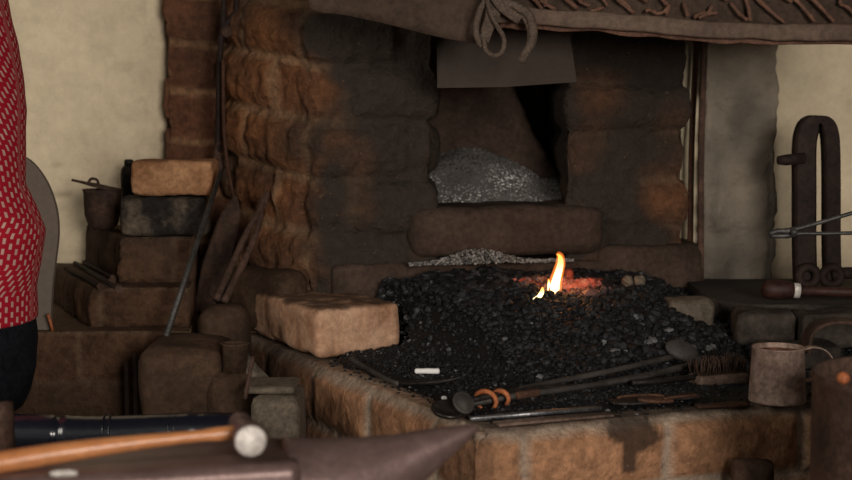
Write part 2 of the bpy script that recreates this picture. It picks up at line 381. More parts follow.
# hearth back blocks
def fb(px0, px1, z0, z1, th, back, name, seed, r=.02, mat='block_soot'):
    a, b_ = cp(px0, back), cp(px1, back); c = (a + b_) / 2; n_ = Vector((-dr.y, dr.x)); c += n_ * th / 2
    bm = bmesh.new(); rbox(bm, ((b_ - a).length, th, z1 - z0), r, TR((c.x, c.y, (z0 + z1) / 2), R(15)), res=.011, amp=.006, freq=11, seed=seed, fine=.002, chip=.008)
    return obj(name, bm, mat, chim)
fb(410, 604, .968, 1.072, .16, -.028, 'back_block', 3, .03)
fb(404, 640, .812, .955, .2, -.020, 'base_block', 5, .012)
fb(330, 412, .812, .958, .2, -.012, 'base_block', 6, .012)
fb(596, 704, .812, .985, .2, -.022, 'base_block', 8, .02)

bm = bmesh.new(); rbox(bm, (.20, .09, .135), .03, TR((-.325, 2.825, .812 + .0675), R(-42)), res=.011, amp=.010, freq=12, seed=17, fine=.003, chip=.01); obj('base_block', bm, 'stone_dark', chim)
# ------------------------------------------------------------------ right wall and whitewashed pier
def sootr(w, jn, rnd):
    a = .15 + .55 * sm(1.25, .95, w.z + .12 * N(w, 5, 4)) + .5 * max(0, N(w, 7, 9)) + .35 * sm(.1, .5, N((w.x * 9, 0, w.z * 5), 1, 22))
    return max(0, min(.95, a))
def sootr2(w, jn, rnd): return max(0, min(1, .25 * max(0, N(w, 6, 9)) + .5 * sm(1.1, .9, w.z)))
xa, xb = X(702, 3.0), X(775, 3.0)
struct(masonry('wall_pier_right', [(xa, 3.0), (xb, 3.0), (xb, 3.3), (xa, 3.3)], 0, 2.5, .10, .24, 'plaster_right', fine=[0, 1], res=.008, joint=.012, depth=.004,
               off=.003, rough=.012, rf=16, seed=31, soot=sootr, mort=0))
struct(masonry('wall_right', [(xb - .02, 3.08), (2.2, 3.08), (2.2, 3.3), (xb - .02, 3.3)], 0, 2.5, .10, .24, 'plaster_left', fine=[0], res=.012, joint=.012, depth=.003,
               off=.002, rough=.007, rf=14, seed=33, soot=sootr2, mort=0))
struct(masonry('wall_recess', [(pb.x - .01, 3.06), (xa + .01, 3.06), (xa + .01, 3.16), (pb.x - .01, 3.16)], 0, 2.5, .10, .24, 'plaster_left', fine=[0], res=.02, seed=35, mort=0, depth=.003, off=.002))

# ------------------------------------------------------------------ hearth
HZ = .81
A_ = Vector((-.45, 2.92)); B_ = G(474, 435, HZ).xy; A_ = G(247, 340, HZ).xy; A_ = B_ + (A_ - B_) * ((2.93 - B_.y) / (A_.y - B_.y)); C_ = G(733, 412, HZ).xy; C_ = B_ + (C_ - B_) * 1.9
hearth = root('forge_hearth', (.3, 2.4, 0))
tag(hearth, 'raised orange brick hearth holding the coal fire and tools', 'hearth')
def sooth(w, jn, rnd):
    a = 0
    fp = (w.x - G(638, 430, .79).x)
    # oil run on the front face
    wd = lerp(.012, .040, sm(.755, .785, w.z)) * (1 + .6 * N(w, 35, 2))
    if w.x > .1 and w.y < 2.3: a = max(a, .85 * (1 - sm(wd * .8, wd, abs(fp + .012 * sm(.78, .75, w.z)))) * sm(.728, .735, w.z))
    if w.x > .1: a = max(a, .8 * sm(.797, .809, w.z + .012 * N(w, 22, 6)))
    else: a = max(a, .16 + .6 * N(w, 9, 4) + .4 * sm(.5, 1.0, (w.y - 1.97) / .6))
    a = max(a, .75 * sm(.60, .64, w.x + .02 * N(w, 20, 1)))
    return max(0, min(1, a))
def disph(w, jn, rnd): 
    return -.012 * sm(.79, .812, w.z) - .006 * max(0, N(w, 14, 3))
masonry('brick_base', [tuple(A_), tuple(B_), tuple(C_), (C_.x, 2.975), (.575, 2.975), (.575, 3.28), (A_.x, 3.28)], 0, HZ, .098, .235, 'brick_front', hearth, fine=[0, 1], res=.0075, joint=.011, depth=.010, off=.008,
        rough=.003, seed=41, soot=sooth, disp=disph, zoff=.02, soff=.06, pillow=.006)
# loose brick lying on the corner: header face towards the room
lb = G(317, 360, HZ + .004); 
e1 = (G(404, 349, HZ + .004) - lb); ang = math.atan2(e1.y, e1.x)
ln = e1.length * .97
c = Vector((lb.x, lb.y, 0)) + Vector((math.cos(ang), math.sin(ang), 0)) * ln / 2
e2 = G(241, 330, HZ + .004) - lb; angd = math.atan2(e2.y, e2.x); dl_ = min(.40, Vector((e2.x, e2.y)).length); dv = Vector((math.cos(angd), math.sin(angd), 0))
bm = bmesh.new()
rbox(bm, (ln, dl_, .088), .014, None, res=.006, amp=.003, freq=26, seed=2, fine=.0012, chip=.012)
sh = Matrix(((math.cos(ang), dv.x, 0, c.x + dv.x * dl_ / 2), (math.sin(ang), dv.y, 0, c.y + dv.y * dl_ / 2), (0, 0, 1, HZ + .006 + .043), (0, 0, 0, 1)))
bm.transform(sh)
tag(obj('loose_brick', bm, 'brick_tan'), 'large tan brick lying loose on the hearth corner beside the coal', 'brick')

# ------------------------------------------------------------------ coal
def lump(V, Fc, T, p, r, tone, glow=0., flat=.75):
    b0 = len(V); rx, ry, rz = r * random.uniform(.7, 1.2), r * random.uniform(.7, 1.2), r * random.uniform(.6, 1.1) * flat * 1.2
    rot = Matrix.Rotation(random.uniform(0, 6.3), 3, 'Z') @ Matrix.Rotation(random.uniform(-.6, .6), 3, 'X')
    for v in ICO: 
        j = random.uniform(.78, 1.15); q = rot @ Vector((v[0] * rx * j, v[1] * ry * j, v[2] * rz * j)); V.append(p + q)
        T.append((tone, glow, 0, 1))
    for f in ICF: Fc.append((f[0] + b0, f[1] + b0, f[2] + b0))
_b = bmesh.new(); bmesh.ops.create_icosphere(_b, subdivisions=1, radius=1); _b.verts.index_update()
ICO = [tuple(v.co) for v in _b.verts]; ICF = [[v.index for v in f.verts] for f in _b.faces]; _b.free()
def heap(name, V, Fc, T, mat):
    me = bpy.data.meshes.new(name); me.from_pydata(V, [], Fc)
    at = me.color_attributes.new('tone', 'FLOAT_COLOR', 'POINT'); at.data.foreach_set('color', [x for c in T for x in c])
    return link(name, me, mat, smooth=False)
def dist_line(p, a, b_):
    e = (b_ - a).normalized(); return (Vector((e.x * 0 - e.y, e.x)).dot(p - a))
def brick_ab(x, y):
    d = Vector((x - lb.x, y - lb.y)); det = math.cos(ang) * dv.y - math.sin(ang) * dv.x
    return (d.x * dv.y - d.y * dv.x) / det, (math.cos(ang) * d.y - math.sin(ang) * d.x) / det
def coalz(x, y):
    p = Vector((x, y)); df = dist_line(p, B_, C_); dl = dist_line(p, A_, B_)
    h = .108 * sm(.14, .62, df) * sm(.06, .24, dl) + .012 * sm(.03, .12, min(df, dl))
    h *= 1 - .45 * sm(.40, .56, x)
    h += .016 * N((x * 9, y * 9, 0), 1, 3) * sm(.1, .3, df) * sm(.1, .3, dl)
    a, b_ = brick_ab(x, y); q = max(sm(.0, .05, a - ln + .01), sm(0, .05, b_ - dl_))
    if a < ln + .12 and b_ < dl_ + .12: h = min(h, .012 + .11 * q)
    return HZ + max(0, h)
def GC(px, py, up=0.):                   # a point on the coal's surface
    t = 0; r_ = ray(px, py).normalized(); p = Vector((0, 0, CZ)) + r_ * 1.5
    for _ in range(900):
        p += r_ * .003
        if p.z < coalz(p.x, p.y) + up: break
    return p
FIRE = Vector((.255, 2.62))
V, Fc, T = [], [], []; EV, EF, ET = [], [], []
# bed surface beneath the lumps
def inside(x, y, mg=.02):
    p = Vector((x, y)); return dist_line(p, B_, C_) > mg and dist_line(p, A_, B_) > mg and y < cpY(x) and x < .78
def cpY(x): return Lc.y + (x - Lc.x) * math.tan(R(15)) - .025
nx = 110; grid = {}
for i in range(nx):
    for j in range(nx):
        x = lerp(-.40, .78, i / (nx - 1)); y = lerp(1.98, 3.0, j / (nx - 1))
        if inside(x, y, .05) and dist_line(Vector((x, y)), A_, B_) > .05 and not (brick_ab(x, y)[0] < ln + .005 and -.02 < brick_ab(x, y)[1] < dl_ + .005):
            grid[i, j] = len(V); V.append(Vector((x, y, coalz(x, y) + .001))); T.append((.1, 0, 0, 1))
for (i, j), a in list(grid.items()):
    if (i + 1, j) in grid and (i, j + 1) in grid and (i + 1, j + 1) in grid:
        Fc.append((a, grid[i + 1, j], grid[i + 1, j + 1], grid[i, j + 1]))
n_ = 0
while n_ < 26000:
    x = random.uniform(-.36, .78); y = random.uniform(2.0, 2.97); p = Vector((x, y))
    if not inside(x, y, .03): continue
    a_, b2 = brick_ab(x, y)
    if -.01 < a_ < ln + .004 and -.01 < b2 < dl_ + .004: continue
    df, dl = dist_line(p, B_, C_), dist_line(p, A_, B_); m_ = min(df, dl)
    if random.random() > sm(.03, .15, m_) + .06: continue
    big = sm(.12, .35, m_)
    gb = sm(.25, .05, x) * sm(2.3, 2.5, y)
    r = random.uniform(.0017, .0040) + random.random() ** (5 - 2.5 * gb) * (.009 + .004 * gb) * big
    fd = (p - FIRE).length; t = min(.97, random.random() ** 1.3 * (.90) + .12 * gb * random.random())
    if random.random() < .015: t = 1
    z = coalz(x, y) + r * random.uniform(-.1, .5)
    if fd < .105 and random.random() < .75 * sm(.11, .04, fd) and y > FIRE.y - .05:
        lump(EV, EF, ET, Vector((x, y, z + .003)), r * 1.3, random.random(), random.choice((.0, .0, .1, .3)) * sm(.11, .03, fd))
    else: lump(V, Fc, T, Vector((x, y, z)), r, t)
    n_ += 1
o = heap('coal', V, Fc, T, 'coal'); tag(o, 'black coal and clinker heaped around the flame on the hearth', 'coal'); o['kind'] = 'stuff'
for k in range(60):
    a = random.uniform(0, 6.28); q = abs(random.gauss(0, .04)); x = FIRE.x + math.cos(a) * q * 1.6; y = FIRE.y + math.sin(a) * q * .7 + .02
    lump(EV, EF, ET, Vector((x, y, coalz(x, y) + random.uniform(.004, .014))), random.uniform(.004, .008), random.random(), random.uniform(.1, .55))
o = heap('embers', EV, EF, ET, 'ember'); tag(o, 'dull red glowing embers at the foot of the flame', 'embers'); o['kind'] = 'stuff'

# two pale clinkers right of the fire
for k, px in enumerate((628, 639)):
    p = G(px, 286, .93); bm = bmesh.new(); bmesh.ops.create_icosphere(bm, subdivisions=3, radius=.0115)
    for v in bm.verts: v.co *= 1 + .35 * N(v.co, 120, k * 4)
    bmesh.ops.translate(bm, verts=bm.verts, vec=(p.x, p.y, coalz(p.x, p.y) + .012))
    tag(obj('clinker', bm, 'clay', smooth=False), ['pale grey clinker on the coal right of the flame, the one nearer the flame',
        'pale grey clinker on the coal right of the flame, the one farther from it'][k], 'clinker')

# grey ash: slope in the throat, line along the block, dust on the left ledge
V, Fc, T = [], [], []
def ash_at(p, r, t): lump(V, Fc, T, p, r, t)
n_ = 0
xa_, xb_ = X(412, 3.1), X(558, 3.1)
ai = {}
for i in range(50):
    for j in range(30):
        x = lerp(xa_, xb_, i / 49); y = lerp(2.90, 3.19, j / 29)
        ai[i, j] = len(V); V.append(Vector((x, y, 1.058 + .125 * sm(0, 1, j / 29) * (.45 + .55 * math.sin(math.pi * min(1, .1 + i / 49))) + .006 * N((x * 20, y * 20, 0), 1, 2)))); T.append((.42, 0, 0, 1))
for i in range(49):
    for j in range(29): Fc.append((ai[i, j], ai[i + 1, j], ai[i + 1, j + 1], ai[i, j + 1]))
for k in range(3200):
    i = random.random(); j = random.random(); x = lerp(xa_, xb_, i); y = lerp(2.90, 3.19, j)
    z = 1.058 + .125 * sm(0, 1, j) * (.45 + .55 * math.sin(math.pi * min(1, .1 + i))) + .006 * N((x * 20, y * 20, 0), 1, 2)
    ash_at(Vector((x, y, z)), random.uniform(.0012, .0034), min(1, max(0, .30 + .75 * N((x * 11, y * 11, 0), 1, 8) + .28 * math.exp(-((i - .55) / .25) ** 2) + random.uniform(-.28, .3))))
nrm = Vector((-dr.y, dr.x))
for k in range(1600):
    q = random.random(); c = cp(lerp(404, 566, q)); h = (.004 + .026 * math.exp(-((q - .42) / .2) ** 2)) * random.random()
    pp = c + nrm * (-.030 - .010 * random.random() - .01 * (1 - h / .03)); ash_at(Vector((pp.x, pp.y, .958 + h)), random.uniform(.0015, .0035), random.uniform(.05, .8))
o = heap('ash', V, Fc, T, 'ash'); tag(o, 'pale grey ash banked in the chimney throat and along the back block', 'ash'); o['kind'] = 'stuff'

# ------------------------------------------------------------------ flame
def flame_mat(name, stops, strength, z0, h):
    m, nt, b = newmat(name); nt.nodes.remove(b)
    t = nt.nodes.new('ShaderNodeTexCoord'); sx = nt.nodes.new('ShaderNodeSeparateXYZ'); L(nt, t.outputs['Generated'], sx.inputs[0])
    e = nt.nodes.new('ShaderNodeEmission'); L(nt, ramp(nt, sx.outputs['Z'], stops), e.inputs[0]); e.inputs[1].default_value = strength
    L(nt, e.outputs[0], nt.nodes['Material Output'].inputs['Surface']); return m
M['flame'] = flame_mat('flame_core', [(0, (1, .50, .14)), (.2, (1, .80, .42)), (.6, (1, .74, .34)), (.85, (1, .45, .10)), (1, (1, .25, .03))], 3.0, 0, 1)
m, nt, b = newmat('flame_halo'); nt.nodes.remove(b)
e = nt.nodes.new('ShaderNodeEmission'); e.inputs[0].default_value = (1, .13, .05, 1)
n = noise_tex(nt, 55, 3, .6); r_ = ramp(nt, n, [(.42, (0, 0, 0)), (.7, (1, 1, 1))])
mu = nt.nodes.new('ShaderNodeMath'); mu.operation = 'MULTIPLY'; L(nt, r_, mu.inputs[0]); mu.inputs[1].default_value = 34; L(nt, mu.outputs[0], e.inputs[1])
L(nt, e.outputs[0], nt.nodes['Material Output'].inputs['Volume']); M['halo'] = m
m, nt, b = newmat('flame_glow'); nt.nodes.remove(b); e = nt.nodes.new('ShaderNodeEmission'); e.inputs[0].default_value = (1, .22, .03, 1); e.inputs[1].default_value = 70
L(nt, e.outputs[0], nt.nodes['Material Output'].inputs['Volume']); M['glow'] = m
def flame(name, pts, mat, parent, flat=.6):
    bm = bmesh.new(); path = smooth_path([D(a, b_, FY) for a, b_, r in pts], 5); rr = []
    for i in range(len(pts) - 1):
        for k in range(5): rr.append(lerp(pts[i][2], pts[i + 1][2], k / 5) * FY / F)
    rr.append(pts[-1][2] * FY / F)
    tube(bm, path, rr, 14)
    return obj(name, bm, mat, parent)
FY = GC(553, 294).y - .004
fl = root('flame', (FIRE.x, FIRE.y, .93)); tag(fl, 'bright orange and yellow flame rising from the coal', 'flame')
T1 = [(554, 299, 3.5), (554, 292, 5.2), (555.5, 283, 4.4), (558, 274, 3.6), (560.5, 264, 2.9), (560, 257, 1.9), (557, 254, .3)]
flame('tongue', T1, 'flame', fl); flame('outer_glow', [(a, b_ - 1, r * 1.25 + 1.6) for a, b_, r in T1], 'glow', fl)
flame('tongue', [(549.5, 291, 2), (549, 285, 1.5), (548.5, 279, .3)], 'flame', fl)
FY = GC(537, 300).y - .006
flame('tongue', [(533, 303, 2.2), (535.5, 300, 2.8), (539, 297, 2.4), (542, 292, 2.2), (542.5, 287, .5)], 'flame', fl)
FY = GC(568, 292).y
flame('flame_wisp', [(562, 297, 3), (566, 284, 8), (569, 273, 5.5), (571, 266, .5)], 'halo', fl)
flame('flame_wisp', [(566, 294, 3), (577, 287, 8), (590, 284, 7), (604, 279, .5)], 'halo', fl)
flame('flame_wisp', [(546, 290, 2), (536, 286, 6), (524, 284, 7), (512, 286, .5)], 'halo', fl)

# ------------------------------------------------------------------ canopy above the hearth
can = root('hood_canopy', (.3, 2.45, 1.4)); tag(can, 'brown hide canopy with raised twig pattern hung over the hearth', 'canopy')
CY = 2.42
def sheet(name, lower, upper_y, mat, parent, y0=CY, tilt=.12, th=.006, amp=.006, seed=0, nu=60, nv=16, cols=None):
    bm = bmesh.new(); lp = smooth_path([(a, b_, 0) for a, b_ in lower], 10); n = len(lp); g = []
    for i in range(n):
        row = []
        for j in range(nv + 1):
            yy = lerp(lp[i].y, upper_y, j / nv); p = D(lp[i].x, yy, y0)
            p.y += tilt * (p.z - 1.45) + amp * N(p, 11, seed) + amp * .5 * N(p, 30, seed)
            row.append(bm.verts.new(p))
        g.append(row)
    for i in range(n - 1):
        for j in range(nv): bm.faces.new((g[i][j], g[i + 1][j], g[i + 1][j + 1], g[i][j + 1]))
    bmesh.ops.solidify(bm, geom=bm.faces[:], thickness=th)
    return obj(name, bm, mat, parent)
sheet('hide_sheet', [(309, 6), (318, 12), (350, 16), (400, 27), (440, 37), (476, 43), (483, 40), (490, 36)], -120, 'leather', can, seed=3, tilt=-.10, th=.012, amp=.010)
sheet('panel', [(480, 12), (520, 15), (600, 20), (690, 27), (760, 30), (900, 33)], -120, 'leather', can, y0=CY + .02, seed=9, tilt=-.1)
# thick rolled rim of the panel
bm = bmesh.new(); pts = [(494, 14, 7), (530, 16, 7), (600, 21, 7), (690, 28, 7), (760, 32, 7), (900, 33, 8)]
path = smooth_path([D(a, b_, CY) for a, b_, w in pts], 8); strip(bm, path, .027, .022, (0, 0, 1))
for v in bm.verts: v.co += Vector((0, .004, .004)) * N(v.co, 25, 3)
obj('rim', bm, 'leather', can)
bm = bmesh.new(); pts = [(500, 25, 0), (560, 27, 0), (640, 32, 0), (700, 38, 0), (760, 40, 0), (900, 42, 0)]
path = smooth_path([D(a, b_, CY + .012) for a, b_, w in pts], 8); strip(bm, path, .014, .008, (0, 0, 1))
for v in bm.verts: v.co += Vector((0, .003, .006)) * N(v.co, 22, 6)
obj('frayed_hem', bm, 'leather_dark', can)
# raised twigs on the panel
bm = bmesh.new()
tw = [(598, -6, 608, 6), (612, -5, 634, 13), (620, -4, 630, 8), (660, -5, 668, 5), (668, 5, 666, 14), (655, 14, 668, 7), (684, 3, 688, 16), (699, 18, 712, 6),
      (703, 17, 716, 13), (694, 18, 708, 13), (731, 3, 747, 20), (744, -6, 750, 21), (752, -6, 785, 23), (790, -6, 815, 22), (808, -5, 834, 22), (845, -6, 840, 4),
      (840, 4, 856, 16), (560, -5, 578, 9), (575, -6, 590, 6), (540, 0, 556, 10), (548, -6, 545, 6), (530, -4, 542, 9), (590, 12, 603, 8), (636, -6, 648, 2), (720, -8, 728, 0),
      (646, 11, 656, 13), (770, -8, 792, 2)]
bm.free()
for a in tw:
    bm = bmesh.new(); p, q = D(a[0], a[1], CY + .008), D(a[2], a[3], CY + .008); mid = (p + q) / 2 + Vector((random.uniform(-.004, .004), -.003, random.uniform(-.004, .004)))
    tube(bm, smooth_path([p, mid, q], 4), [random.uniform(.0028, .0045) for _ in range(9)], 7); obj('twig', bm, 'leather_dark', can)
# beam that carries the canopy, out of sight above
bm = bmesh.new(); rbox(bm, (2.5, .10, .12), .01, TR((.95, CY - .02, 1.72)), res=.08, amp=.002); obj('beam', bm, 'timber', can)
# rope knotted round the canopy edge
rp = root('knotted_rope', D(500, 20, CY - .03)); tag(rp, 'dusty brown rope knotted in a loop over the canopy edge', 'rope')
RY = CY - .035
def strand(pts, r, y=RY, nm='rope_strand'):
    bm = bmesh.new(); tube(bm, smooth_path([D(a, b_, y + (c_[0] if c_ else 0)) for a, b_, *c_ in pts], 7), r, 9); return obj(nm, bm, 'rope', rp)
strand([(488, -90), (487, -10), (480, 10), (476, 28), (478, 40), (482, 46)], .0055)
strand([(484, 40), (486, 50), (492, 55), (500, 54), (504, 46), (503, 36), (496, 24), (489, 8), (486, -10)], .0042, RY - .008, 'rope_loop')
strand([(500, -90), (502, -8), (516, 6), (528, 14), (533, 28), (532, 42), (526, 52), (521, 62)], .0075, RY - .004)
strand([(494, -8), (506, 6), (520, 14), (529, 26), (530, 40), (527, 50)], .0055, RY + .002)
bm = bmesh.new(); strip(bm, smooth_path([D(490, -6, RY + .006), D(493, 14, RY + .004), D(487, 30, RY + .006), D(484, 42, RY + .01)], 6), [.030 - .0008 * i for i in range(19)], .008, (1, 0, -.3)); obj('cloth_tie', bm, 'rope', rp)
bm = bmesh.new(); strip(bm, smooth_path([D(492, -6, RY - .002), D(503, 8, RY - .004), D(520, 20, RY - .002)], 6), .016, .010, (1, 0, .7)); obj('cloth_tie', bm, 'rope', rp)
# smoke plate
bm = bmesh.new(); q = [D(437, 30, 2.62), D(437, 88, 2.62), D(505, 87, 2.62), D(577, 82, 2.63), D(568, 22, 2.66), D(560, -60, 2.7), D(437, -60, 2.66)]
f = bm.faces.new([bm.verts.new(p) for p in q]); bmesh.ops.solidify(bm, geom=[f], thickness=.003)
tag(obj('smoke_plate', bm, 'plate', smooth=False), 'flat sooty metal smoke plate hanging behind the knotted rope', 'metal plate')

# ------------------------------------------------------------------ left: stepped brickwork and loose bricks
def soots(w, jn, rnd): return max(0, min(1, .30 + .8 * N(w, 6, 12) + .3 * (rnd - .5)))
step = root('brick_steps', (-.6, 2.9, 0)); tag(step, 'stepped brown brick plinth against the wall under the stacked bricks', 'brick plinth')
def tier(pts, za, zb, seed, zoff, bl=.3, soff=0, ch=.098):
    return masonry('brick_tier', [(X(p, y), y) for p, y in pts], za, zb, ch, bl, 'brick_step', step, fine=[0, 3], res=.009, joint=.008, depth=.006, off=.006, rough=.006,
                   seed=seed, soot=soots, zoff=zoff, soff=soff, pillow=.008)
z1 = D(118, 238, 2.70).z; z2 = D(90, 289, 2.62).z; z3 = D(60, 333, 2.56).z
tier([(118, 2.70), (192, 2.72), (200, 3.035), (82, 3.035)], z2 + .0005, z1, 51, z1, soff=.05)
tier([(88, 2.62), (188, 2.63), (200, 3.035), (40, 3.10)], z3 + .0005, z2, 52, z2, soff=.14)
tier([(-60, 2.56), (188, 2.57), (200, 3.035), (-70, 3.10)], 0, z3, 53, z3 - .097 * 6, soff=.2, ch=.097)
# upper loose bricks
def brick(px0, px1, py0, py1, y, dep, mat, label, seed, zb=None, rz=0, r=.010, chip=.012):
    a, b_ = D(px0, py0, y), D(px1, py1, y); zb = b_.z if zb is None else zb
    h = a.z - zb; bm = bmesh.new(); rbox(bm, (b_.x - a.x, dep, h), r, TR(((a.x + b_.x) / 2, y + dep / 2, zb + h / 2 + .001), rz), res=.007, amp=.004, freq=22, seed=seed, fine=.0015, chip=chip)
    o = obj('loose_brick', bm, mat); tag(o, label, 'brick', 'bricks stacked on the plinth'); return z1 if False else a.z
zt = brick(117, 205, 198, 238, 2.72, .11, 'brick_black', 'charred black brick with pale smears, under the orange brick', 3, zb=z1 + .001, rz=.10)
brick(130, 212, 161, 200, 2.725, .105, 'brick_orange', 'chipped pale orange brick, topmost of the stack by the cream wall', 5, zb=zt + .004)
# dark tin standing behind the orange brick
p = D(129, 175, 3.0)
t = root('dark_tin', (p.x, 3.0, z1)); tag(t, 'dark round-shouldered tin standing behind the orange brick', 'tin')
bm = bmesh.new(); lathe(bm, [(.016, 0), (.018, .004), (.018, .110), (.016, .122), (.010, .130)], TR((p.x, 3.0, z1 + .001)), 20); obj('tin_body', bm, 'iron', t)
bm = bmesh.new(); lathe(bm, [(.010, 0), (.010, .010), (.006, .012)], TR((p.x, 3.0, z1 + .1312)), 16); obj('lid', bm, 'iron', t)
# rusty iron pot with a broken lid
pc = D(103, 230, 2.90); pz = z1 + .0005
pot = root('rusty_pot', (pc.x, 2.90, pz)); tag(pot, 'small rusty iron pot with loose lid beside the black brick', 'pot')
bm = bmesh.new(); lathe(bm, [(.018, 0), (.030, .010), (.037, .032), (.0385, .078), (.041, .084), (.037, .084), (.034, .05), (.028, .014), (.01, .011)], TR((pc.x, 2.90, pz)), 28); obj('pot_body', bm, 'rust_dark', pot)
bm = bmesh.new(); strip(bm, smooth_path([D(72, 180, 2.88), D(90, 184, 2.88), D(108, 188, 2.885), D(121, 190, 2.89)], 4), [.008] * 3 + [.02, .045, .055, .06, .06, .055, .05, .04, .02, .01], .005, (0, 1, 0)); obj('lid', bm, 'rust_dark', pot)
bm = bmesh.new(); tube(bm, smooth_path([D(88, 184, 2.87), D(91, 179, 2.87), D(97, 180, 2.87), D(99, 187, 2.87)], 4), .003, 8); obj('lid_handle', bm, 'rust_dark', pot)
# bolts lying on the step
bl_ = [(66, 268, 100, 286), (75, 263, 110, 282), (84, 262, 113, 278), (88, 271, 118, 289)]
bn = ['lowest and leftmost of the iron bolts on the brick step', 'iron bolt on the brick step with its head beside the cream wall', 'uppermost iron bolt lying on the brick step', 'rightmost iron bolt, lying over the step edge below the pot']
for k, a in enumerate(bl_):
    zz = z2 + .007 + (.013 if k == 3 else .0); p, q = G(a[0], a[1], zz), G(a[2], a[3], zz)
    d_ = (q - p).normalized()
    r_ = root('iron_bolt', p); tag(r_, bn[k], 'bolt', 'iron bolts on the brick step')
    bm = bmesh.new(); tube(bm, [p, q], .0045, 10); obj('shank', bm, 'iron_brown', r_)
    bm = bmesh.new(); lathe(bm, [(.0078, 0), (.0078, .008)], xf(None, q, q + d_), 6); obj('bolt_head', bm, 'rust_dark', r_, smooth=False)

# ------------------------------------------------------------------ left: blocks and tools against the chimney
def blk(name, pxs, pytop, y, dep, mat, label, cat, seed, r=.03, rz=0):
    a, b_ = X(pxs[0], y), X(pxs[1], y); zt_ = D(400, pytop, y).z
    bm = bmesh.new(); rbox(bm, (b_ - a, dep, zt_), r, TR(((a + b_) / 2, y + dep / 2, zt_ / 2), rz), res=.014, amp=.010, freq=9, seed=seed, fine=.002, chip=.01)
    return tag(obj(name, bm, mat), label, cat), zt_
blk('stone_block', (134, 222), 349, 2.34, .20, 'stone_dark', 'large dark round-shouldered stone block below the leaning steel rod', 'stone block', 3, .03)
o_, zb_ = blk('stone_block', (194, 246), 307, 2.54, .11, 'stone_dark', 'brown stone block that the old tongs stand on', 'stone block', 8, .03)
# cylinder lying at the foot
p = D(222, 392, 2.30)
cn = root('metal_canister', (p.x, 2.36, 0)); tag(cn, 'dull brown canister with open neck standing left of the hearth', 'canister')
bm = bmesh.new(); zt_ = D(222, 378, 2.3).z; lathe(bm, [(.045, 0), (.046, .01), (.046, zt_ - .03), (.038, zt_ - .008), (.025, zt_)], TR((X(232, 2.36), 2.36, 0)), 28); obj('canister_body', bm, 'stone_dark', cn)
bm = bmesh.new(); za = D(228, 345, 2.36).z; lathe(bm, [(.022, zt_ + .001), (.022, za), (.026, za + .004), (.020, za + .004), (.018, zt_ + .02)], TR((X(234, 2.36), 2.36, 0)), 24); obj('neck', bm, 'stone_dark', cn)
# stake and thin rods left of the block
for k, (px, y_, top, lab) in enumerate(((124, 2.5, 362, 'thin dark iron rod standing left of the large stone block'), (133, 2.5, 352, 'dark iron bar upright against the side of the stone block'))):
    bm = bmesh.new(); x_ = X(px, y_ - .02 * k); strip(bm, [(x_, y_ - .02 * k, 0), (x_, y_ - .02 * k, .4), (x_, y_ - .02 * k, D(px, top, y_).z)], .008, .006, (1, 0, 0)); tag(obj('iron_rod', bm, 'iron_brown'), lab, 'rod')

# grey clay duct mouth where the pipe meets the hearth
nz = root('air_duct_mouth', (X(268, 2.2), 2.25, 0)); tag(nz, 'grey clay duct box at the hearth side behind the hammer head', 'duct')
bm = bmesh.new(); za = D(262, 398, 2.20).z; rbox(bm, (X(297, 2.2) - X(248, 2.2), .14, za), .012, TR((X(272.5, 2.2), 2.27, za / 2)), res=.014, amp=.003, seed=3); obj('box', bm, 'clay', nz)
bm = bmesh.new(); rbox(bm, (X(293, 2.22) - X(241, 2.22), .10, .012), .005, TR((X(267, 2.22), 2.27, za + .007)), res=.01, amp=.001); obj('rim', bm, 'clay', nz)
bm = bmesh.new()
pts = [D(247, 352, 2.36), D(241, 372, 2.35), D(258, 396, 2.33), D(292, 394, 2.33), D(270, 378, 2.34), D(258, 366, 2.36)]
f = bm.faces.new([bm.verts.new(p) for p in pts]); bmesh.ops.triangulate(bm, faces=[f]); bmesh.ops.solidify(bm, geom=bm.faces[:], thickness=.008)
part_label(obj('cloth_flap', bm, 'clay', nz), 'pale folded cloth flap')
bm = bmesh.new(); tube(bm, smooth_path([D(253, 357, 2.24), D(249, 378, 2.22), D(245, 399, 2.21)], 5), .0036, 8)
o = obj('iron_spike', bm, 'rust_dark'); tag(o, 'short rusty iron spike leaning on the grey clay duct box', 'spike')

# bellows pipe
pp0 = D(-60, 436, 2.12); pp1 = D(243, 431, 2.16)
pipe = root('air_pipe', (pp0.x, pp0.y, 0)); tag(pipe, 'glossy blue-black air pipe running low behind the hammer handle', 'pipe')
d_ = pp1 - pp0; path = []; rr = []
for i in range(91):
    t = i / 90; p = pp0.lerp(pp1, t); p.z += .002 * math.sin(t * 9); path.append(p)
    s = 0
    for c_ in (.39,): s += math.exp(-((t - c_) / .008) ** 2)
    rr.append(.0315 - .004 * s - .004 * t + .0010 * N((t * 30, 0, 0), 1, 3))
bm = bmesh.new(); tube(bm, path, rr, 40); obj('pipe_body', bm, 'duct', pipe)
for c_ in (.54, .56, .755, .775):
    bm = bmesh.new(); a_, b2 = pp0.lerp(pp1, c_ - .003), pp0.lerp(pp1, c_ + .003); r0 = .0335 - .004 * c_
    tube(bm, [a_, a_.lerp(b2, .5), b2], [r0 - .002, r0, r0 - .002], 40); obj('seam_band', bm, 'duct', pipe)
bm = bmesh.new(); c = pp0.lerp(pp1, .1); tube(bm, [(c.x, c.y, 0), (c.x, c.y, c.z - .03)], .012, 12); obj('support_leg', bm, 'iron', pipe)

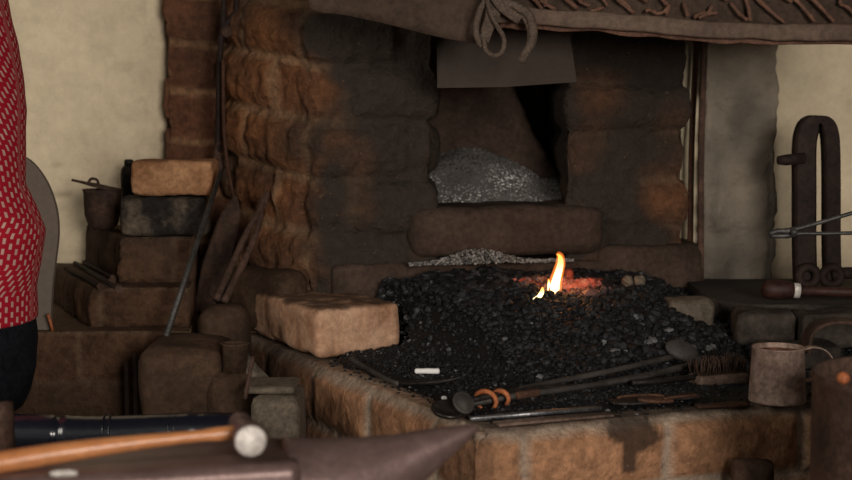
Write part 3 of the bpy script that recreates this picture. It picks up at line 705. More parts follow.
# wall rod, swelling and steel rod
wr = root('wall_rod', (X(220, 2.92), 2.92, D(220, 60, 2.92).z)); tag(wr, 'thin dark iron rod hanging down the brick pier from a bent hook', 'rod')
Yr = 2.95
bm = bmesh.new(); tube(bm, smooth_path([D(226, -80, Yr), D(224, 0, Yr), D(223, 30, Yr), D(221, 40, Yr), D(219, 80, Yr), D(218, 130, Yr), D(217.5, 158, Yr)], 6), .0062, 9); obj('rod', bm, 'iron_brown', wr)
bm = bmesh.new(); tube(bm, smooth_path([D(238, -60, Yr), D(237, 5, Yr), D(233, 16, Yr), D(227, 24, Yr), D(224, 32, Yr)], 6), .0075, 10); obj('hook', bm, 'iron_brown', wr)
bm = bmesh.new(); bmesh.ops.create_uvsphere(bm, u_segments=16, v_segments=10, radius=.013); bmesh.ops.translate(bm, verts=bm.verts, vec=D(227, 32, Yr - .002)); obj('knob', bm, 'rust_dark', wr)
bm = bmesh.new(); tube(bm, smooth_path([D(218, 142, Yr), D(217, 155, Yr), D(218, 164, Yr - .002), D(221, 171, Yr - .004)], 5), [.006] * 4 + [.007, .008, .009, .010, .0115, .0125, .013, .013, .013, .012, .010, .008], 14); part_label(obj('socket', bm, 'rust_dark', wr), 'grey socket end')
# reddish long bar beside it ending in a blade
sl = root('fire_slice', D(228, 300, 2.86)); tag(sl, 'long rusty fire slice leaning on the pier with its blade down', 'fire tool')
bm = bmesh.new(); tube(bm, smooth_path([D(223, 60, 2.925), D(224, 130, 2.92), D(229, 175, 2.90), D(235, 200, 2.88)], 6), .0038, 8); obj('shaft', bm, 'rust', sl)
bm = bmesh.new(); strip(bm, smooth_path([D(236, 196, 2.88), D(231, 215, 2.87), D(222, 245, 2.865), D(212, 275, 2.86), D(204, 312, 2.85)], 4), [.006, .012, .022, .032, .040, .044, .048, .048, .050, .050, .050, .050, .048, .046, .044, .042, .040], .006, (1, 0, .1)); obj('blade', bm, 'rust_dark', sl)
# slender steel rod
bm = bmesh.new(); p, q = D(221, 171, 2.72), D(166, 337, 2.46); tube(bm, [p, p.lerp(q, .5), q], [.0050, .0054, .0058], 10)
tag(obj('steel_rod', bm, 'steel_rod'), 'long straight grey steel rod leaning diagonally from block to pier', 'rod')
# old tongs standing on the block
tg = root('leaning_tongs', D(222, 300, 2.69)); tag(tg, 'old dark blacksmith tongs standing upright against the chimney brickwork', 'tongs')
for w_, pts in (('handle', [(265, 196), (259, 212), (247, 232), (233, 262), (216, 300)]), ('handle', [(262, 200), (260, 220), (252, 244), (240, 270), (224, 302)])):
    bm = bmesh.new(); path = smooth_path([D(a, b_, lerp(2.80, 2.60, (b_ - 196) / 110)) for a, b_ in pts], 5)
    tube(bm, path, [lerp(.0055, .0075, i / (len(path) - 1)) for i in range(len(path))], 9); obj(w_, bm, 'rust_dark', tg)
bm = bmesh.new(); strip(bm, smooth_path([D(268, 192, 2.80), D(262, 205, 2.79), D(257, 216, 2.785)], 5), [.006, .010, .014, .016, .017, .017, .016, .014, .012, .010, .008], .010, (1, 0, 0)); obj('jaw', bm, 'rust_dark', tg)
bm = bmesh.new(); lathe(bm, [(.007, 0), (.007, .022)], xf(None, D(258, 214, 2.772), D(258, 214, 2.80)), 12); obj('rivet', bm, 'rust_dark', tg)

# curved grey-brown chair back
cb = root('bentwood_chair', (X(20, 2.62), 2.66, 0)); tag(cb, 'grey-brown rounded chair back standing behind the person in red', 'chair')
bm = bmesh.new(); path = []
cpts = [(-30, 176), (0, 152), (26, 158), (44, 178), (55, 205), (58, 232), (55, 262), (52, 290), (50, 330)]
sp = smooth_path([(a, b_, 0) for a, b_ in cpts], 6); low = D(0, 330, 2.6).z
verts_o = [D(p.x, p.y, 2.60) for p in sp]; vb = [Vector((v.x, 2.60 + .02 * (i % 1), low)) for i, v in enumerate(verts_o)]
vo = verts_o + [Vector((X(-30, 2.6), 2.60, low))]
fa = [bm.verts.new(v) for v in vo]; fb_ = [bm.verts.new(v + Vector((0, .014, 0))) for v in vo]
bm.faces.new(fa); bm.faces.new(fb_[::-1])
for k in range(len(vo)): bm.faces.new((fa[k], fa[(k + 1) % len(vo)], fb_[(k + 1) % len(vo)], fb_[k]))
obj('backrest', bm, 'chair', cb, smooth=False)
for px in (-26, 18):
    bm = bmesh.new(); tube(bm, [(X(px, 2.6), 2.625, 0), (X(px, 2.6), 2.625, low + .05)], .011, 10); obj('leg', bm, 'iron', cb)
for px in (-26, 18):
    bm = bmesh.new(); tube(bm, [(X(px, 2.6), 2.52, 0), (X(px, 2.6), 2.52, .44)], .011, 10); obj('leg', bm, 'iron', cb)
bm = bmesh.new(); rbox(bm, (.12, .10, .02), .008, TR((X(-4, 2.6), 2.56, .451)), res=.02, amp=0); obj('seat', bm, 'chair', cb)
bm = bmesh.new(); tube(bm, [D(48, 314, 2.57), D(53, 332, 2.58)], .003, 8); part_label(obj('brass_pin', bm, 'rust_orange', cb), 'small yellow brass pin')

# ------------------------------------------------------------------ person in the red shirt
PY = 2.33
per = root('person', (-.80, PY, 0)); tag(per, 'person in red shirt with white dashes and black trousers, back to the chair', 'person')
def ringloft(name, rings, mat, parent, seg=48, fold=0., seed=0, closed=True):
    """rings: (centre, rx, ry)"""
    V = []; Cc = []; Fc = []; n = len(rings)
    for i, (c, rx, ry) in enumerate(rings):
        for k in range(seg):
            a = 2 * math.pi * k / seg; d = 1 + (fold * (1 + .8 * math.exp(-((c[2] - 1.055) / .06) ** 2)) if name == 'shirt' else fold) * N((math.cos(a) * 1.6, math.sin(a) * 1.6, c[2] * 22), 1, seed)
            V.append(Vector((c[0] + rx * math.cos(a) * d, c[1] + ry * math.sin(a) * d, c[2]))); Cc.append((c[2] * 1.0 + .12 * (a - math.pi) * .12, (a * (rx + ry) / 2), 0))
    for i in range(n - 1):
        for k in range(seg):
            k2 = (k + 1) % seg; Fc.append((i * seg + k, i * seg + k2, (i + 1) * seg + k2, (i + 1) * seg + k))
    if closed: Fc += [tuple(range(seg))[::-1], tuple(range((n - 1) * seg, n * seg))]
    me = bpy.data.meshes.new(name); me.from_pydata(V, [], Fc)
    at = me.attributes.new('cloth', 'FLOAT_VECTOR', 'POINT'); at.data.foreach_set('vector', [x for c in Cc for x in c])
    return link(name, me, mat, parent)
def lerprings(keys, n):
    out = []
    for i in range(n):
        t = i / (n - 1) * (len(keys) - 1); k = min(int(t), len(keys) - 2); f = t - k
        out.append((keys[k][0], ) and tuple(lerp(a, b_, sm(0, 1, f) * .5 + f * .5) for a, b_ in zip(keys[k], keys[k + 1])))
    return out
def edge(px): return X(px, PY)             # back outline columns
zz = lambda py: D(0, py, PY).z
keys = [(edge(31), zz(320), .125, .165), (edge(32), zz(290), .125, .165), (edge(37), zz(262), .12, .155), (edge(42), zz(232), .12, .155), (edge(36), zz(214), .115, .15), (edge(23), zz(185), .11, .15),
        (edge(23), zz(150), .11, .155), (edge(25), zz(110), .115, .165), (edge(20), zz(60), .12, .18), (edge(10), zz(10), .12, .19), (edge(0), zz(-35), .115, .185), (edge(-25), zz(-62), .085, .14), (edge(-50), zz(-78), .055, .07)]
rings = [((k[0] - k[2], PY, k[1]), k[2], k[3]) for k in lerprings(keys, 90)]
ringloft('shirt', rings, 'shirt', per, 64, fold=.022, seed=4)
keys = [(edge(30), zz(318), .115, .15), (edge(31), zz(345), .118, .155), (edge(29), zz(370), .118, .155), (edge(22), zz(395), .115, .15), (edge(15), zz(408), .10, .14)]
rings = [((k[0] - k[2], PY, k[1]), k[2], k[3]) for k in lerprings(keys, 24)][::-1]
tr = ringloft('trousers', rings, 'trousers', per, 48, fold=.02, seed=7)
for s in (-1, 1):
    ks = [((-.84, PY + s * .09, .06), .050, .050), ((-.86, PY + s * .085, .30), .058, .058), ((-.90, PY + s * .08, .46), .062, .064), ((-.86, PY + s * .075, .66), .078, .078), ((-.815, PY + s * .07, .80), .09, .082)]
    ks2 = []
    for i in range(len(ks) - 1):
        for t in range(6):
            f = t / 6; ks2.append((tuple(lerp(a, b_, f) for a, b_ in zip(ks[i][0], ks[i + 1][0])), lerp(ks[i][1], ks[i + 1][1], f), lerp(ks[i][2], ks[i + 1][2], f)))
    ks2.append(ks[-1]); ringloft('trouser_leg', ks2, 'trousers', per, 28, fold=.03, seed=9 + s)
    bm = bmesh.new(); rbox(bm, (.26, .09, .07), .034, TR((-.88, PY + s * .09, .035)), res=.014, amp=.001); obj('boot', bm, 'iron_brown', per)
# skin: head, neck, arms and hands as one grown surface
bmk = bmesh.new(); sk = []
def sv(p, r): v = bmk.verts.new(p); sk.append((r)); return v
sx = edge(-25) - .10
v0 = sv((sx - .0, PY, 1.46), .055); v1 = sv((sx - .05, PY, 1.56), .05); v2 = sv((sx - .075, PY, 1.63), .078); v3 = sv((sx - .08, PY, 1.71), .088); v4 = sv((sx - .08, PY, 1.78), .06)
nose = sv((sx - .165, PY, 1.66), .014)
for a, b_ in ((v0, v1), (v1, v2), (v2, v3), (v3, v4), (v2, nose)): bmk.edges.new((a, b_))
for s in (-1, 1):
    pv = v0
    for p, r in (((sx, PY + s * .17, 1.42), .05), ((sx - .08, PY + s * .21, 1.16), .040), ((sx - .30, PY + s * .16, 1.05), .028), ((sx - .37, PY + s * .15, 1.05), .030)):
        v = sv(p, r); bmk.edges.new((pv, v)); pv = v
    palm = pv
    for k in range(4):
        q = sv((sx - .43, PY + s * (.125 + .018 * k), 1.055), .0085); q2 = sv((sx - .462 + .003 * k, PY + s * (.125 + .018 * k), 1.035), .0075); q3 = sv((sx - .455, PY + s * (.125 + .018 * k), 1.010), .007)
        bmk.edges.new((palm, q)); bmk.edges.new((q, q2)); bmk.edges.new((q2, q3))
    q = sv((sx - .385, PY + s * .105, 1.04), .010); q2 = sv((sx - .415, PY + s * .095, 1.025), .009); bmk.edges.new((palm, q)); bmk.edges.new((q, q2))
me = bpy.data.meshes.new('body'); bmk.to_mesh(me); bmk.free(); tmp = bpy.data.objects.new('body', me); COL.objects.link(tmp)
md = tmp.modifiers.new('s', 'SKIN'); md2 = tmp.modifiers.new('u', 'SUBSURF'); md2.levels = 2
me.skin_vertices[0].data[0].use_root = True
for i, r in enumerate(sk): me.skin_vertices[0].data[i].radius = (r, r)
dg = bpy.context.evaluated_depsgraph_get(); me2 = bpy.data.meshes.new_from_object(tmp.evaluated_get(dg)); bpy.data.objects.remove(tmp); me2.materials.clear()
link('body', me2, 'skin', per)
bm = bmesh.new(); bmesh.ops.create_uvsphere(bm, u_segments=24, v_segments=16, radius=.1)
for v in bm.verts:
    v.co.z = v.co.z * 1.05; v.co += v.co.normalized() * .004 * N(v.co, 40, 2)
bmesh.ops.delete(bm, geom=[v for v in bm.verts if v.co.x < -.03 and v.co.z < .055 or v.co.z < -.06], context='VERTS')
bmesh.ops.translate(bm, verts=bm.verts, vec=(sx - .07, PY, 1.715)); obj('hair', bm, 'hair', per)
for s in (-1, 1):
    ks = [((sx + .005, PY + s * .12, 1.478), .045, .05), ((sx + .0, PY + s * .155, 1.43), .075, .07), ((sx - .02, PY + s * .19, 1.33), .070, .062), ((sx - .06, PY + s * .205, 1.22), .055, .05), ((sx - .085, PY + s * .21, 1.14), .056, .05)]
    ringloft('sleeve', ks[::-1], 'shirt', per, 28, fold=.03, seed=15 + s)

# ------------------------------------------------------------------ right side ledge
def soot1(w, jn, rnd): return 1.0
led = masonry('ledge', [(pb.x - .02, 2.66), (X(745, 2.6), 2.56), (X(990, 2.6), 2.56), (X(990, 2.98), 2.985), (X(702, 2.9), 2.985), (pb.x, 2.93)], 0, .905, .10, .22, 'brick_ledge', hearth, fine=[0, 1], res=.010,
        joint=.010, depth=.01, off=.014, rough=.008, seed=61, soot=lambda w, j, r_: max(0, min(1, .7 + .9 * N(w, 9, 2))), zoff=.005)
led.name = 'back_ledge'
bm = bmesh.new(); a, b_ = G(672, 318, .87), G(716, 300, .87)
rbox(bm, (.095, .09, .065), .02, TR((X(688, 2.60), 2.615, .880), R(8)), res=.008, amp=.008, freq=20, seed=12, chip=.01); tag(obj('broken_brick', bm, 'clay'), 'broken grey-brown brick at the right end of the coal', 'brick')
bm = bmesh.new(); rbox(bm, (.15, .07, .05), .016, TR((X(800, 2.40), 2.40, .838), R(4)), res=.010, amp=.008, freq=14, seed=15, chip=.01); tag(obj('broken_brick', bm, 'ledge_stone'), 'sooty broken brick below the ledge behind the mug', 'brick')
for k, (a_, b_, y_, r_) in enumerate(((742, 800, 2.47, -3), (803, 900, 2.45, 2))):
    bm = bmesh.new(); rbox(bm, (X(b_, y_) - X(a_, y_), .10, .062), .014, TR((X((a_ + b_) / 2, y_), y_ + .05, .872), R(r_)), res=.009, amp=.007, freq=16, seed=20 + k, chip=.012); obj('ledge_stone', bm, 'ledge_stone', hearth)
# pole by the pier
bm = bmesh.new(); x_ = X(701, 2.96); strip(bm, smooth_path([(x_, 2.955, .906), (x_ - .004, 2.955, 1.2), (x_ + .002, 2.955, 1.55), (x_, 2.955, 2.0)], 6), .012, .012, (1, 0, 0)); tag(obj('iron_pole', bm, 'rust_dark'), 'slim brown iron pole upright beside the whitewashed pier', 'pole', None)
bm = bmesh.new(); strip(bm, smooth_path([(X(691, 2.995), 3.0, .906), (X(692, 2.99), 3.01, 1.2), (X(696, 2.99), 3.02, 1.45), (X(697, 2.99), 3.03, 2.0)], 6), .012, .008, (1, 0, 0)); tag(obj('wooden_lath', bm, 'rust'), 'thin brown lath behind the chimney edge, left of the pole', 'lath')

# big iron shackle
ZL = .905
sh_ = root('iron_shackle', (X(815, 2.78), 2.78, ZL)); tag(sh_, 'tall black iron shackle bent in a narrow arch, standing on the ledge', 'shackle')
YS = 2.78
bm = bmesh.new(); zb_px = 283
pts = [(805, zb_px), (804, 240), (804, 190), (804, 150), (806, 133), (811, 123), (818, 119.5), (825, 123), (829, 133), (830.5, 150), (831, 190), (831, 240), (832, zb_px)]
path = smooth_path([D(a, b_, YS) for a, b_ in pts], 5); n = len(path)
wd = [lerp(.043, .032, sm(.35, .6, i / (n - 1))) * (1 - .55 * math.exp(-((i / (n - 1) - .5) / .075) ** 2)) for i in range(n)]
P, fr = frames(path)
rings = []
for i, p in enumerate(P):
    t = fr[i][0]; a = Vector((0, 1, 0)); b_ = t.cross(a).normalized(); w_ = wd[i] * .5; h_ = .018
    rings.append([bm.verts.new(p + b_ * w_ * x + a * h_ * y) for x, y in ((-1, -.7), (-.8, -1), (.8, -1), (1, -.7), (1, .7), (.8, 1), (-.8, 1), (-1, .7))])
for a, b_ in zip(rings, rings[1:]):
    for k in range(8): bm.faces.new((a[k], a[(k + 1) % 8], b_[(k + 1) % 8], b_[k]))
bm.faces.new(rings[0][::-1]); bm.faces.new(rings[-1]); obj('arch', bm, 'iron_brown', sh_, smooth=False)
bm = bmesh.new(); tube(bm, [D(778, 160.5, YS - .03), D(786, 160, YS - .028), D(804, 158, YS - .02)], [.0085, .011, .011], 14); obj('peg', bm, 'iron_brown', sh_)
for px, nm in ((808, 'eye'), (832, 'eye')):
    c = D(px, 276, YS - .028); bm = bmesh.new()
    tube(bm, [c + Vector((math.cos(a) * .018, 0, math.sin(a) * .018)) for a in [2 * math.pi * k / 20 for k in range(20)]], .009, 8, closed=True); obj(nm, bm, 'iron_brown', sh_)
bm = bmesh.new(); tube(bm, [D(832, 276, YS - .02), D(846, 273, YS - .02), D(900, 272, YS - .02)], [.014, .012, .012], 12); obj('cross_bolt', bm, 'iron_brown', sh_)

# tongs reaching in from a rack on the right
ty = 2.30
tg = root('tongs', D(790, 232, ty)); tag(tg, 'steel tongs with closed jaws pointing left in front of the shackle', 'tongs')
bm = bmesh.new(); path = smooth_path([D(769, 234, ty), D(778, 231, ty), D(788, 231, ty), D(800, 228, ty), D(825, 221, ty), D(852, 213, ty), D(930, 190, ty)], 4); n = len(path)
tube(bm, path, [.002] + [.0045] * 6 + [.0055] * 4 + [.0035] * (n - 11), 9); obj('upper_arm', bm, 'steel_rod', tg)
bm = bmesh.new(); path = smooth_path([D(769, 235, ty + .008), D(778, 236, ty + .008), D(788, 235, ty + .008), D(800, 233.5, ty + .008), D(825, 233.5, ty + .008), D(852, 233, ty + .008), D(930, 232, ty + .008)], 4); n = len(path)
tube(bm, path, [.002] + [.0045] * 6 + [.0055] * 4 + [.0032] * (n - 11), 9); obj('lower_arm', bm, 'steel_rod', tg)
bm = bmesh.new(); lathe(bm, [(.006, 0), (.006, .026)], xf(None, D(794, 232, ty - .010), D(794, 232, ty + .02)), 14); obj('rivet', bm, 'steel_rod', tg)
rk = root('tool_rack', (X(925, ty), ty, 0)); tag(rk, 'upright iron tool rack carrying the steel tongs', 'rack')
bm = bmesh.new(); x_ = X(935, ty); tube(bm, [(x_, ty + .06, 0), (x_, ty + .06, 1.45)], .012, 12); obj('post', bm, 'iron', rk)
bm = bmesh.new(); c1 = D(925, 233.5, ty).z - .009; tube(bm, [(X(925, ty), ty - .06, c1), (X(925, ty), ty + .08, c1)], .005, 10); obj('hook', bm, 'iron', rk)
bm = bmesh.new(); c1 = D(920, 193, ty).z - .009; tube(bm, [(X(920, ty), ty - .06, c1), (X(920, ty), ty + .08, c1)], .005, 10); obj('hook', bm, 'iron', rk)

# hammer on the ledge
hm = root('ledge_hammer', G(780, 290, .93)); tag(hm, 'small hammer with dark red-brown handle lying on the right ledge', 'hammer')
yh = 2.62; hz = ZL + .021
a, b_ = Vector((X(763, yh), yh, hz + .002)), Vector((X(795, yh), yh, hz))
bm = bmesh.new(); path = [a.lerp(b_, t) for t in (0, .06, .15, .4, .7, .95, 1)]; tube(bm, path, [.008, .014, .0175, .019, .018, .016, .013], 16); obj('hammer_head', bm, 'wood_red', hm)
bm = bmesh.new(); tube(bm, [b_ + Vector((-.004, 0, 0)), b_ + Vector((.010, 0, -.001))], .0145, 18); part_label(obj('ferrule', bm, 'steel_bright', hm), 'bright steel ferrule')
bm = bmesh.new(); q = Vector((X(960, yh - .02), yh - .02, ZL + .012)); tube(bm, [b_ + Vector((.006, 0, -.001)), b_.lerp(q, .2), b_.lerp(q, .5), q], [.010, .0085, .0115, .012], 14); obj('handle', bm, 'wood_red', hm)

# curved strap under the ledge
bm = bmesh.new(); path = smooth_path([D(806, 352, 2.36), D(808, 336, 2.36), D(816, 326, 2.36), D(832, 321, 2.36), D(860, 322, 2.35), D(910, 328, 2.34), D(925, 352, 2.34), D(928, 358, 2.34)], 6)
strip(bm, path, .05, .006, (0, 1, 0)); tag(obj('iron_strap', bm, 'rust_dark'), 'curved rusty iron strap arching up behind the mug', 'strap')

# ------------------------------------------------------------------ mug
mc = G(777, 401, HZ + .001); my = mc.y
mug = root('tin_mug', (mc.x, my, HZ)); tag(mug, 'tarnished tin mug with loop handle standing on the front bricks', 'mug')
s_ = my / F; R1, R0 = 28.5 * s_, 26 * s_; H = 56 * s_
bm = bmesh.new(); lathe(bm, [(R1 - .001, 0), (R1 + .0005, .002), (R1, .004), (lerp(R1, R0, .5), H / 2), (R0 - .0005, H - .003), (R0 + .0008, H - .0015), (R0, H), (R0 - .0018, H - .0005), (R1 - .002, .006), (.002, .005)], TR((mc.x, my, HZ + .001)), 48); obj('cup', bm, 'tin', mug)
bm = bmesh.new(); lathe(bm, [(R1 - .0035, 0), (R0 - .003, H - .014), (R0 - .0032, H - .014), (R1 - .0038, .001)], TR((mc.x, my, HZ + .0075)), 48); part_label(obj('lining', bm, 'tin_in', mug), 'rusty red inside of the mug')
bm = bmesh.new(); ha = R(2); hd = Vector((math.cos(ha), math.sin(ha), 0)); c = Vector((mc.x, my, HZ))
path = smooth_path([c + hd * (R0 - .001) + Vector((0, 0, H * .96)), c + hd * (R0 + .014) + Vector((0, 0, H * 1.0)), c + hd * (R0 + .034) + Vector((0, 0, H * .93)), c + hd * (R0 + .045) + Vector((0, 0, H * .72)),
     c + hd * (R0 + .032) + Vector((0, 0, H * .50)), c + hd * (R0 + .012) + Vector((0, 0, H * .40)), c + hd * (R0 + .001) + Vector((0, 0, H * .38))], 7)
strip(bm, path, .018, .002, (hd.y, -hd.x, 0)); obj('handle', bm, 'tin', mug)

# ------------------------------------------------------------------ wire brush
b0 = G(692, 386, HZ + .008); b1 = G(750, 386, HZ + .008); b1.y = b0.y + .04
bru = root('wire_brush', (b0.x, b0.y, HZ)); tag(bru, 'short wooden scrubbing brush, bristles up, left of the mug', 'brush')
d_ = b1 - b0; ln = Vector((d_.x, d_.y, 0)).length; an = math.atan2(d_.y, d_.x); mid = (b0 + b1) / 2
bm = bmesh.new(); rbox(bm, (ln, .045, .026), .011, TR((mid.x, mid.y, HZ + .014), an), res=.006, amp=.0015, fine=.0008); obj('brush_back', bm, 'brush_wood', bru)
bm = bmesh.new()
for i in range(22):
    for j in range(6):
        p = Matrix.Rotation(an, 4, 'Z') @ Vector((lerp(-ln / 2 + .006, ln / 2 - .004, i / 21), lerp(-.016, .018, j / 5), 0)) + Vector((mid.x, mid.y, HZ + .026))
        q = p + Vector((random.uniform(-.006, .006), random.uniform(-.006, .006), random.uniform(.018, .030))); tube(bm, [p, (p + q) / 2 + Vector((random.uniform(-.001, .001), 0, 0)), q], .0009, 4)
o = obj('bristles', bm, 'bristle', bru); o['kind'] = 'stuff'

# ------------------------------------------------------------------ tools lying on the front of the hearth
def hz_(px, py, h): return GC(px, py, h)
def rod(name, pts, r, mat, parent=None, seg=8):
    bm = bmesh.new(); path = smooth_path([hz_(*p) for p in pts], 6); n = len(path)
    if isinstance(r, (list, tuple)): r = [lerp(r[0], r[1], i / (n - 1)) for i in range(n)]
    tube(bm, path, r, seg); return obj(name, bm, mat, parent)
# ladle
ld = root('ladle', hz_(680, 350, .03)); tag(ld, 'long-handled iron ladle lying across the coal with its bowl by the brush', 'ladle')
rod('handle', [(520, 389, .010), (560, 381, .010), (620, 369, .012), (672, 357, .014)], .0050, 'tool_iron', ld)
bm = bmesh.new(); c = hz_(682, 351, .016); bmesh.ops.create_uvsphere(bm, u_segments=24, v_segments=14, radius=1)
bm.transform(Matrix.Translation(c) @ Matrix.Rotation(R(20), 4, 'Y') @ Matrix.Rotation(R(58), 4, 'X') @ Matrix.Diagonal((.030, .019, .008, 1))); obj('bowl', bm, 'tool_iron', ld)
o = rod('flat_bar', [(600, 384, .010), (650, 375, .010), (694, 364, .012)], .0058, 'tool_iron'); tag(o, 'grey iron bar lying just below the ladle handle', 'bar')
o = rod('poker', [(632, 383, .012), (660, 381, .012), (696, 377, .012)], .0050, 'iron'); tag(o, 'short black bar nearest the brush, under the grey bar', 'bar')
# hooked poker at the left
pk = root('hooked_poker', hz_(400, 378, .01)); tag(pk, 'brown poker with angled end lying on the hearth below the chalk', 'poker')
rod('shaft', [(350, 359, .018), (366, 368, .014), (386, 379, .010), (398, 384, .008)], .0045, 'tool_iron', pk)
bm = bmesh.new(); strip(bm, smooth_path([hz_(392, 382, .008), hz_(410, 383, .008), hz_(440, 381, .008), hz_(462, 377, .009)], 5), [.012] * 4 + [.016] * 6 + [.015, .012, .010, .008, .006, .004], .005, (0, 1, 0)); obj('blade', bm, 'iron', pk)
# swivel tool with rusty coil
sw = root('coil_tongs', hz_(480, 400, .01)); tag(sw, 'round-jawed tongs with orange rusty coil round the shaft', 'tongs')
rod('shaft', [(452, 408, .012), (480, 402, .013), (520, 395, .013), (560, 390, .013), (600, 384, .013), (650, 376, .013)], [.0058, .0040], 'tool_iron', sw)
rod('shaft', [(456, 404, .022), (490, 396, .020), (540, 388, .016), (580, 386, .014)], [.0050, .0036], 'iron', sw)
for k, (px, py, rr_) in enumerate(((448, 410, .026), (463, 403, .018))):
    c = hz_(px, py, .014 + .010 * k); bm = bmesh.new(); mt = Matrix.Translation(c) @ Matrix.Rotation(R(16 if k == 0 else 50), 4, 'X') @ Matrix.Rotation(R(8 + 22 * k), 4, 'Y')
    lathe(bm, [(rr_ * .4, -.004), (rr_ * .92, -.003), (rr_, .001), (rr_ * .95, .004), (rr_ * .86, .003), (rr_ * .6, -.001 + .006 * k), (.0005, -.0015 + .009 * k)], mt, 26); obj('jaw_disc', bm, 'jaw_iron' if k == 0 else 'tool_iron', sw)
sd = (hz_(520, 395, .013) - hz_(480, 402, .013)).normalized(); sr_ = sd.cross(Vector((0, 0, 1))).normalized(); su = sr_.cross(sd)
for px, py, r1, sl_ in ((486, 400.5, .0155, .010), (501, 398, .012, .007)):
    c = hz_(px, py, .013); bm = bmesh.new()
    path = [c + sr_ * math.cos(a) * r1 + su * math.sin(a) * r1 * .9 + sd * sl_ * math.cos(a) for a in [math.pi * (-.35 + 1.7 * k / 22) for k in range(23)]]
    tube(bm, path, [.0016 + .0024 * math.sin(math.pi * k / 22) ** .5 for k in range(23)], 8); part_label(obj('coil_ring', bm, 'rust_orange', sw), 'orange rusty wire ring')
rod('rusty_sleeve', [(516, 395.8, .014), (528, 394, .014), (538, 392.5, .014)], .0061, 'rust', sw)
# steel bar on the edge
bm = bmesh.new(); strip(bm, [hz_(470, 419, .005), hz_(535, 413, .005), hz_(600, 408, .005)], .012, .006, (0, 1, 0)); tag(obj('steel_bar', bm, 'steel'), 'straight bright steel bar along the front edge of the hearth', 'bar')
bm = bmesh.new(); strip(bm, [hz_(496, 424, .003), hz_(550, 419, .003), hz_(610, 414, .003)], .026, .004, (0, 1, 0)); tag(obj('flat_strip', bm, 'brush_wood'), 'flat brown strip lying in front of the bright steel bar', 'strip')
# scrap plates
sc = [(628, 402, .052, .030, 8, 'iron', 'black iron scrap plate right of the bright steel bar'), (655, 400, .045, .026, -14, 'rust', 'rust-brown scrap plate between the other two scraps'), (680, 397, .05, .028, 12, 'iron', 'black iron scrap plate nearest the brush')]
for k, (px, py, w_, d__, an_, mt_, lab) in enumerate(sc):
    c = hz_(px, py, .0045 + .006 * (k % 2)); bm = bmesh.new(); rbox(bm, (w_ * 1.2, d__, .005), .002, TR(c, R(an_ + 10), R(2)), res=.005, amp=.001, freq=60, seed=k, deform=lambda w: Vector((w.x, w.y * (1 + 9 * w.x) if abs(w.x) < .03 else w.y, w.z + 2.5 * w.x * w.x))); tag(obj('scrap_plate', bm, mt_), lab, 'scrap metal', 'scrap iron on the hearth edge')
for k, (pts, lab) in enumerate((([(617, 398, .011), (626, 396, .013), (650, 395, .013), (664, 396, .012)], 'thin orange-rusted wire lying on the scrap plates, left one'), ([(664, 399, .015), (676, 397, .017), (688, 396, .016), (697, 395, .012)], 'thin orange-rusted wire lying on the scrap nearest the brush'))):
    o = rod('rusty_wire', pts, .0022, 'rust'); tag(o, lab, 'wire', 'rusty wires on the scrap')
bm = bmesh.new(); c = hz_(722, 405, .004); rbox(bm, (.085, .02, .006), .002, TR(c, R(14)), res=.006, amp=.001); tag(obj('wood_splinter', bm, 'rust'), 'brown splinter of wood on the edge in front of the brush', 'splinter')
# chalk
c = hz_(427, 371, .008); bm = bmesh.new(); rbox(bm, (.042, .010, .009), .0035, TR(c, R(0)), res=.003, amp=.0005); tag(obj('chalk_stick', bm, 'chalk'), 'short white chalk stick lying on the coal', 'chalk')
c = hz_(444, 398, .008); bm = bmesh.new(); rbox(bm, (.009, .008, .006), .003, TR(c), res=.002, amp=.0008); tag(obj('chalk_crumb', bm, 'chalk'), 'tiny white chalk crumb by the round tongs jaw', 'chalk')

# ------------------------------------------------------------------ drum at the right
dy = 1.72; dx = X(820, dy); dz = D(820, 374, dy).z; Rd = .15
dm = root('rusty_drum', (dx + Rd, dy, 0)); tag(dm, 'rusty steel drum standing at the right front of the hearth', 'drum')
bm = bmesh.new(); lathe(bm, [(Rd - .004, 0), (Rd, .01), (Rd, dz * .33), (Rd + .004, dz * .345), (Rd, dz * .36), (Rd, dz * .66), (Rd + .004, dz * .675), (Rd, dz * .69), (Rd, dz - .012), (Rd + .003, dz - .006), (Rd, dz), (Rd - .006, dz - .002), (Rd - .006, dz - .02), (.01, dz - .02)], TR((dx + Rd, dy, 0)), 64); obj('shell', bm, 'rust_dark', dm)
bm = bmesh.new(); bmesh.ops.create_uvsphere(bm, u_segments=16, v_segments=10, radius=.0075); bmesh.ops.translate(bm, verts=bm.verts, vec=D(843, 378, dy - .118)); part_label(obj('bung', bm, 'rust_orange', dm), 'orange rusted bung')

# ------------------------------------------------------------------ anvil
AZ = .905; yaw = R(13)
au = Vector((math.cos(yaw), math.sin(yaw), 0)); av = Vector((-au.y, au.x, 0))
ao = G(312, 463, AZ); ao.z = AZ            # front right corner of the face
anv = root('anvil', (ao.x - .2, ao.y, .6)); tag(anv, 'brown iron anvil in the foreground with its horn pointing right', 'anvil')
MA = Matrix(((au.x, av.x, 0, ao.x), (au.y, av.y, 0, ao.y), (0, 0, 1, 0), (0, 0, 0, 1)))
bm = bmesh.new(); rbox(bm, (.50, .13, .085), .006, MA @ TR((-.26, .065, AZ - .0425)), res=.012, amp=.0015, freq=14, seed=2); obj('face', bm, 'anvil', anv)
bm = bmesh.new()
prof = [(-.02, .060, .068, .0), (.02, .058, .062, -.003), (.06, .047, .052, -.004), (.10, .034, .038, -.003), (.145, .020, .022, .002), (.178, .009, .009, .004), (.190, .003, .003, .004)]
rings = []
pr = []
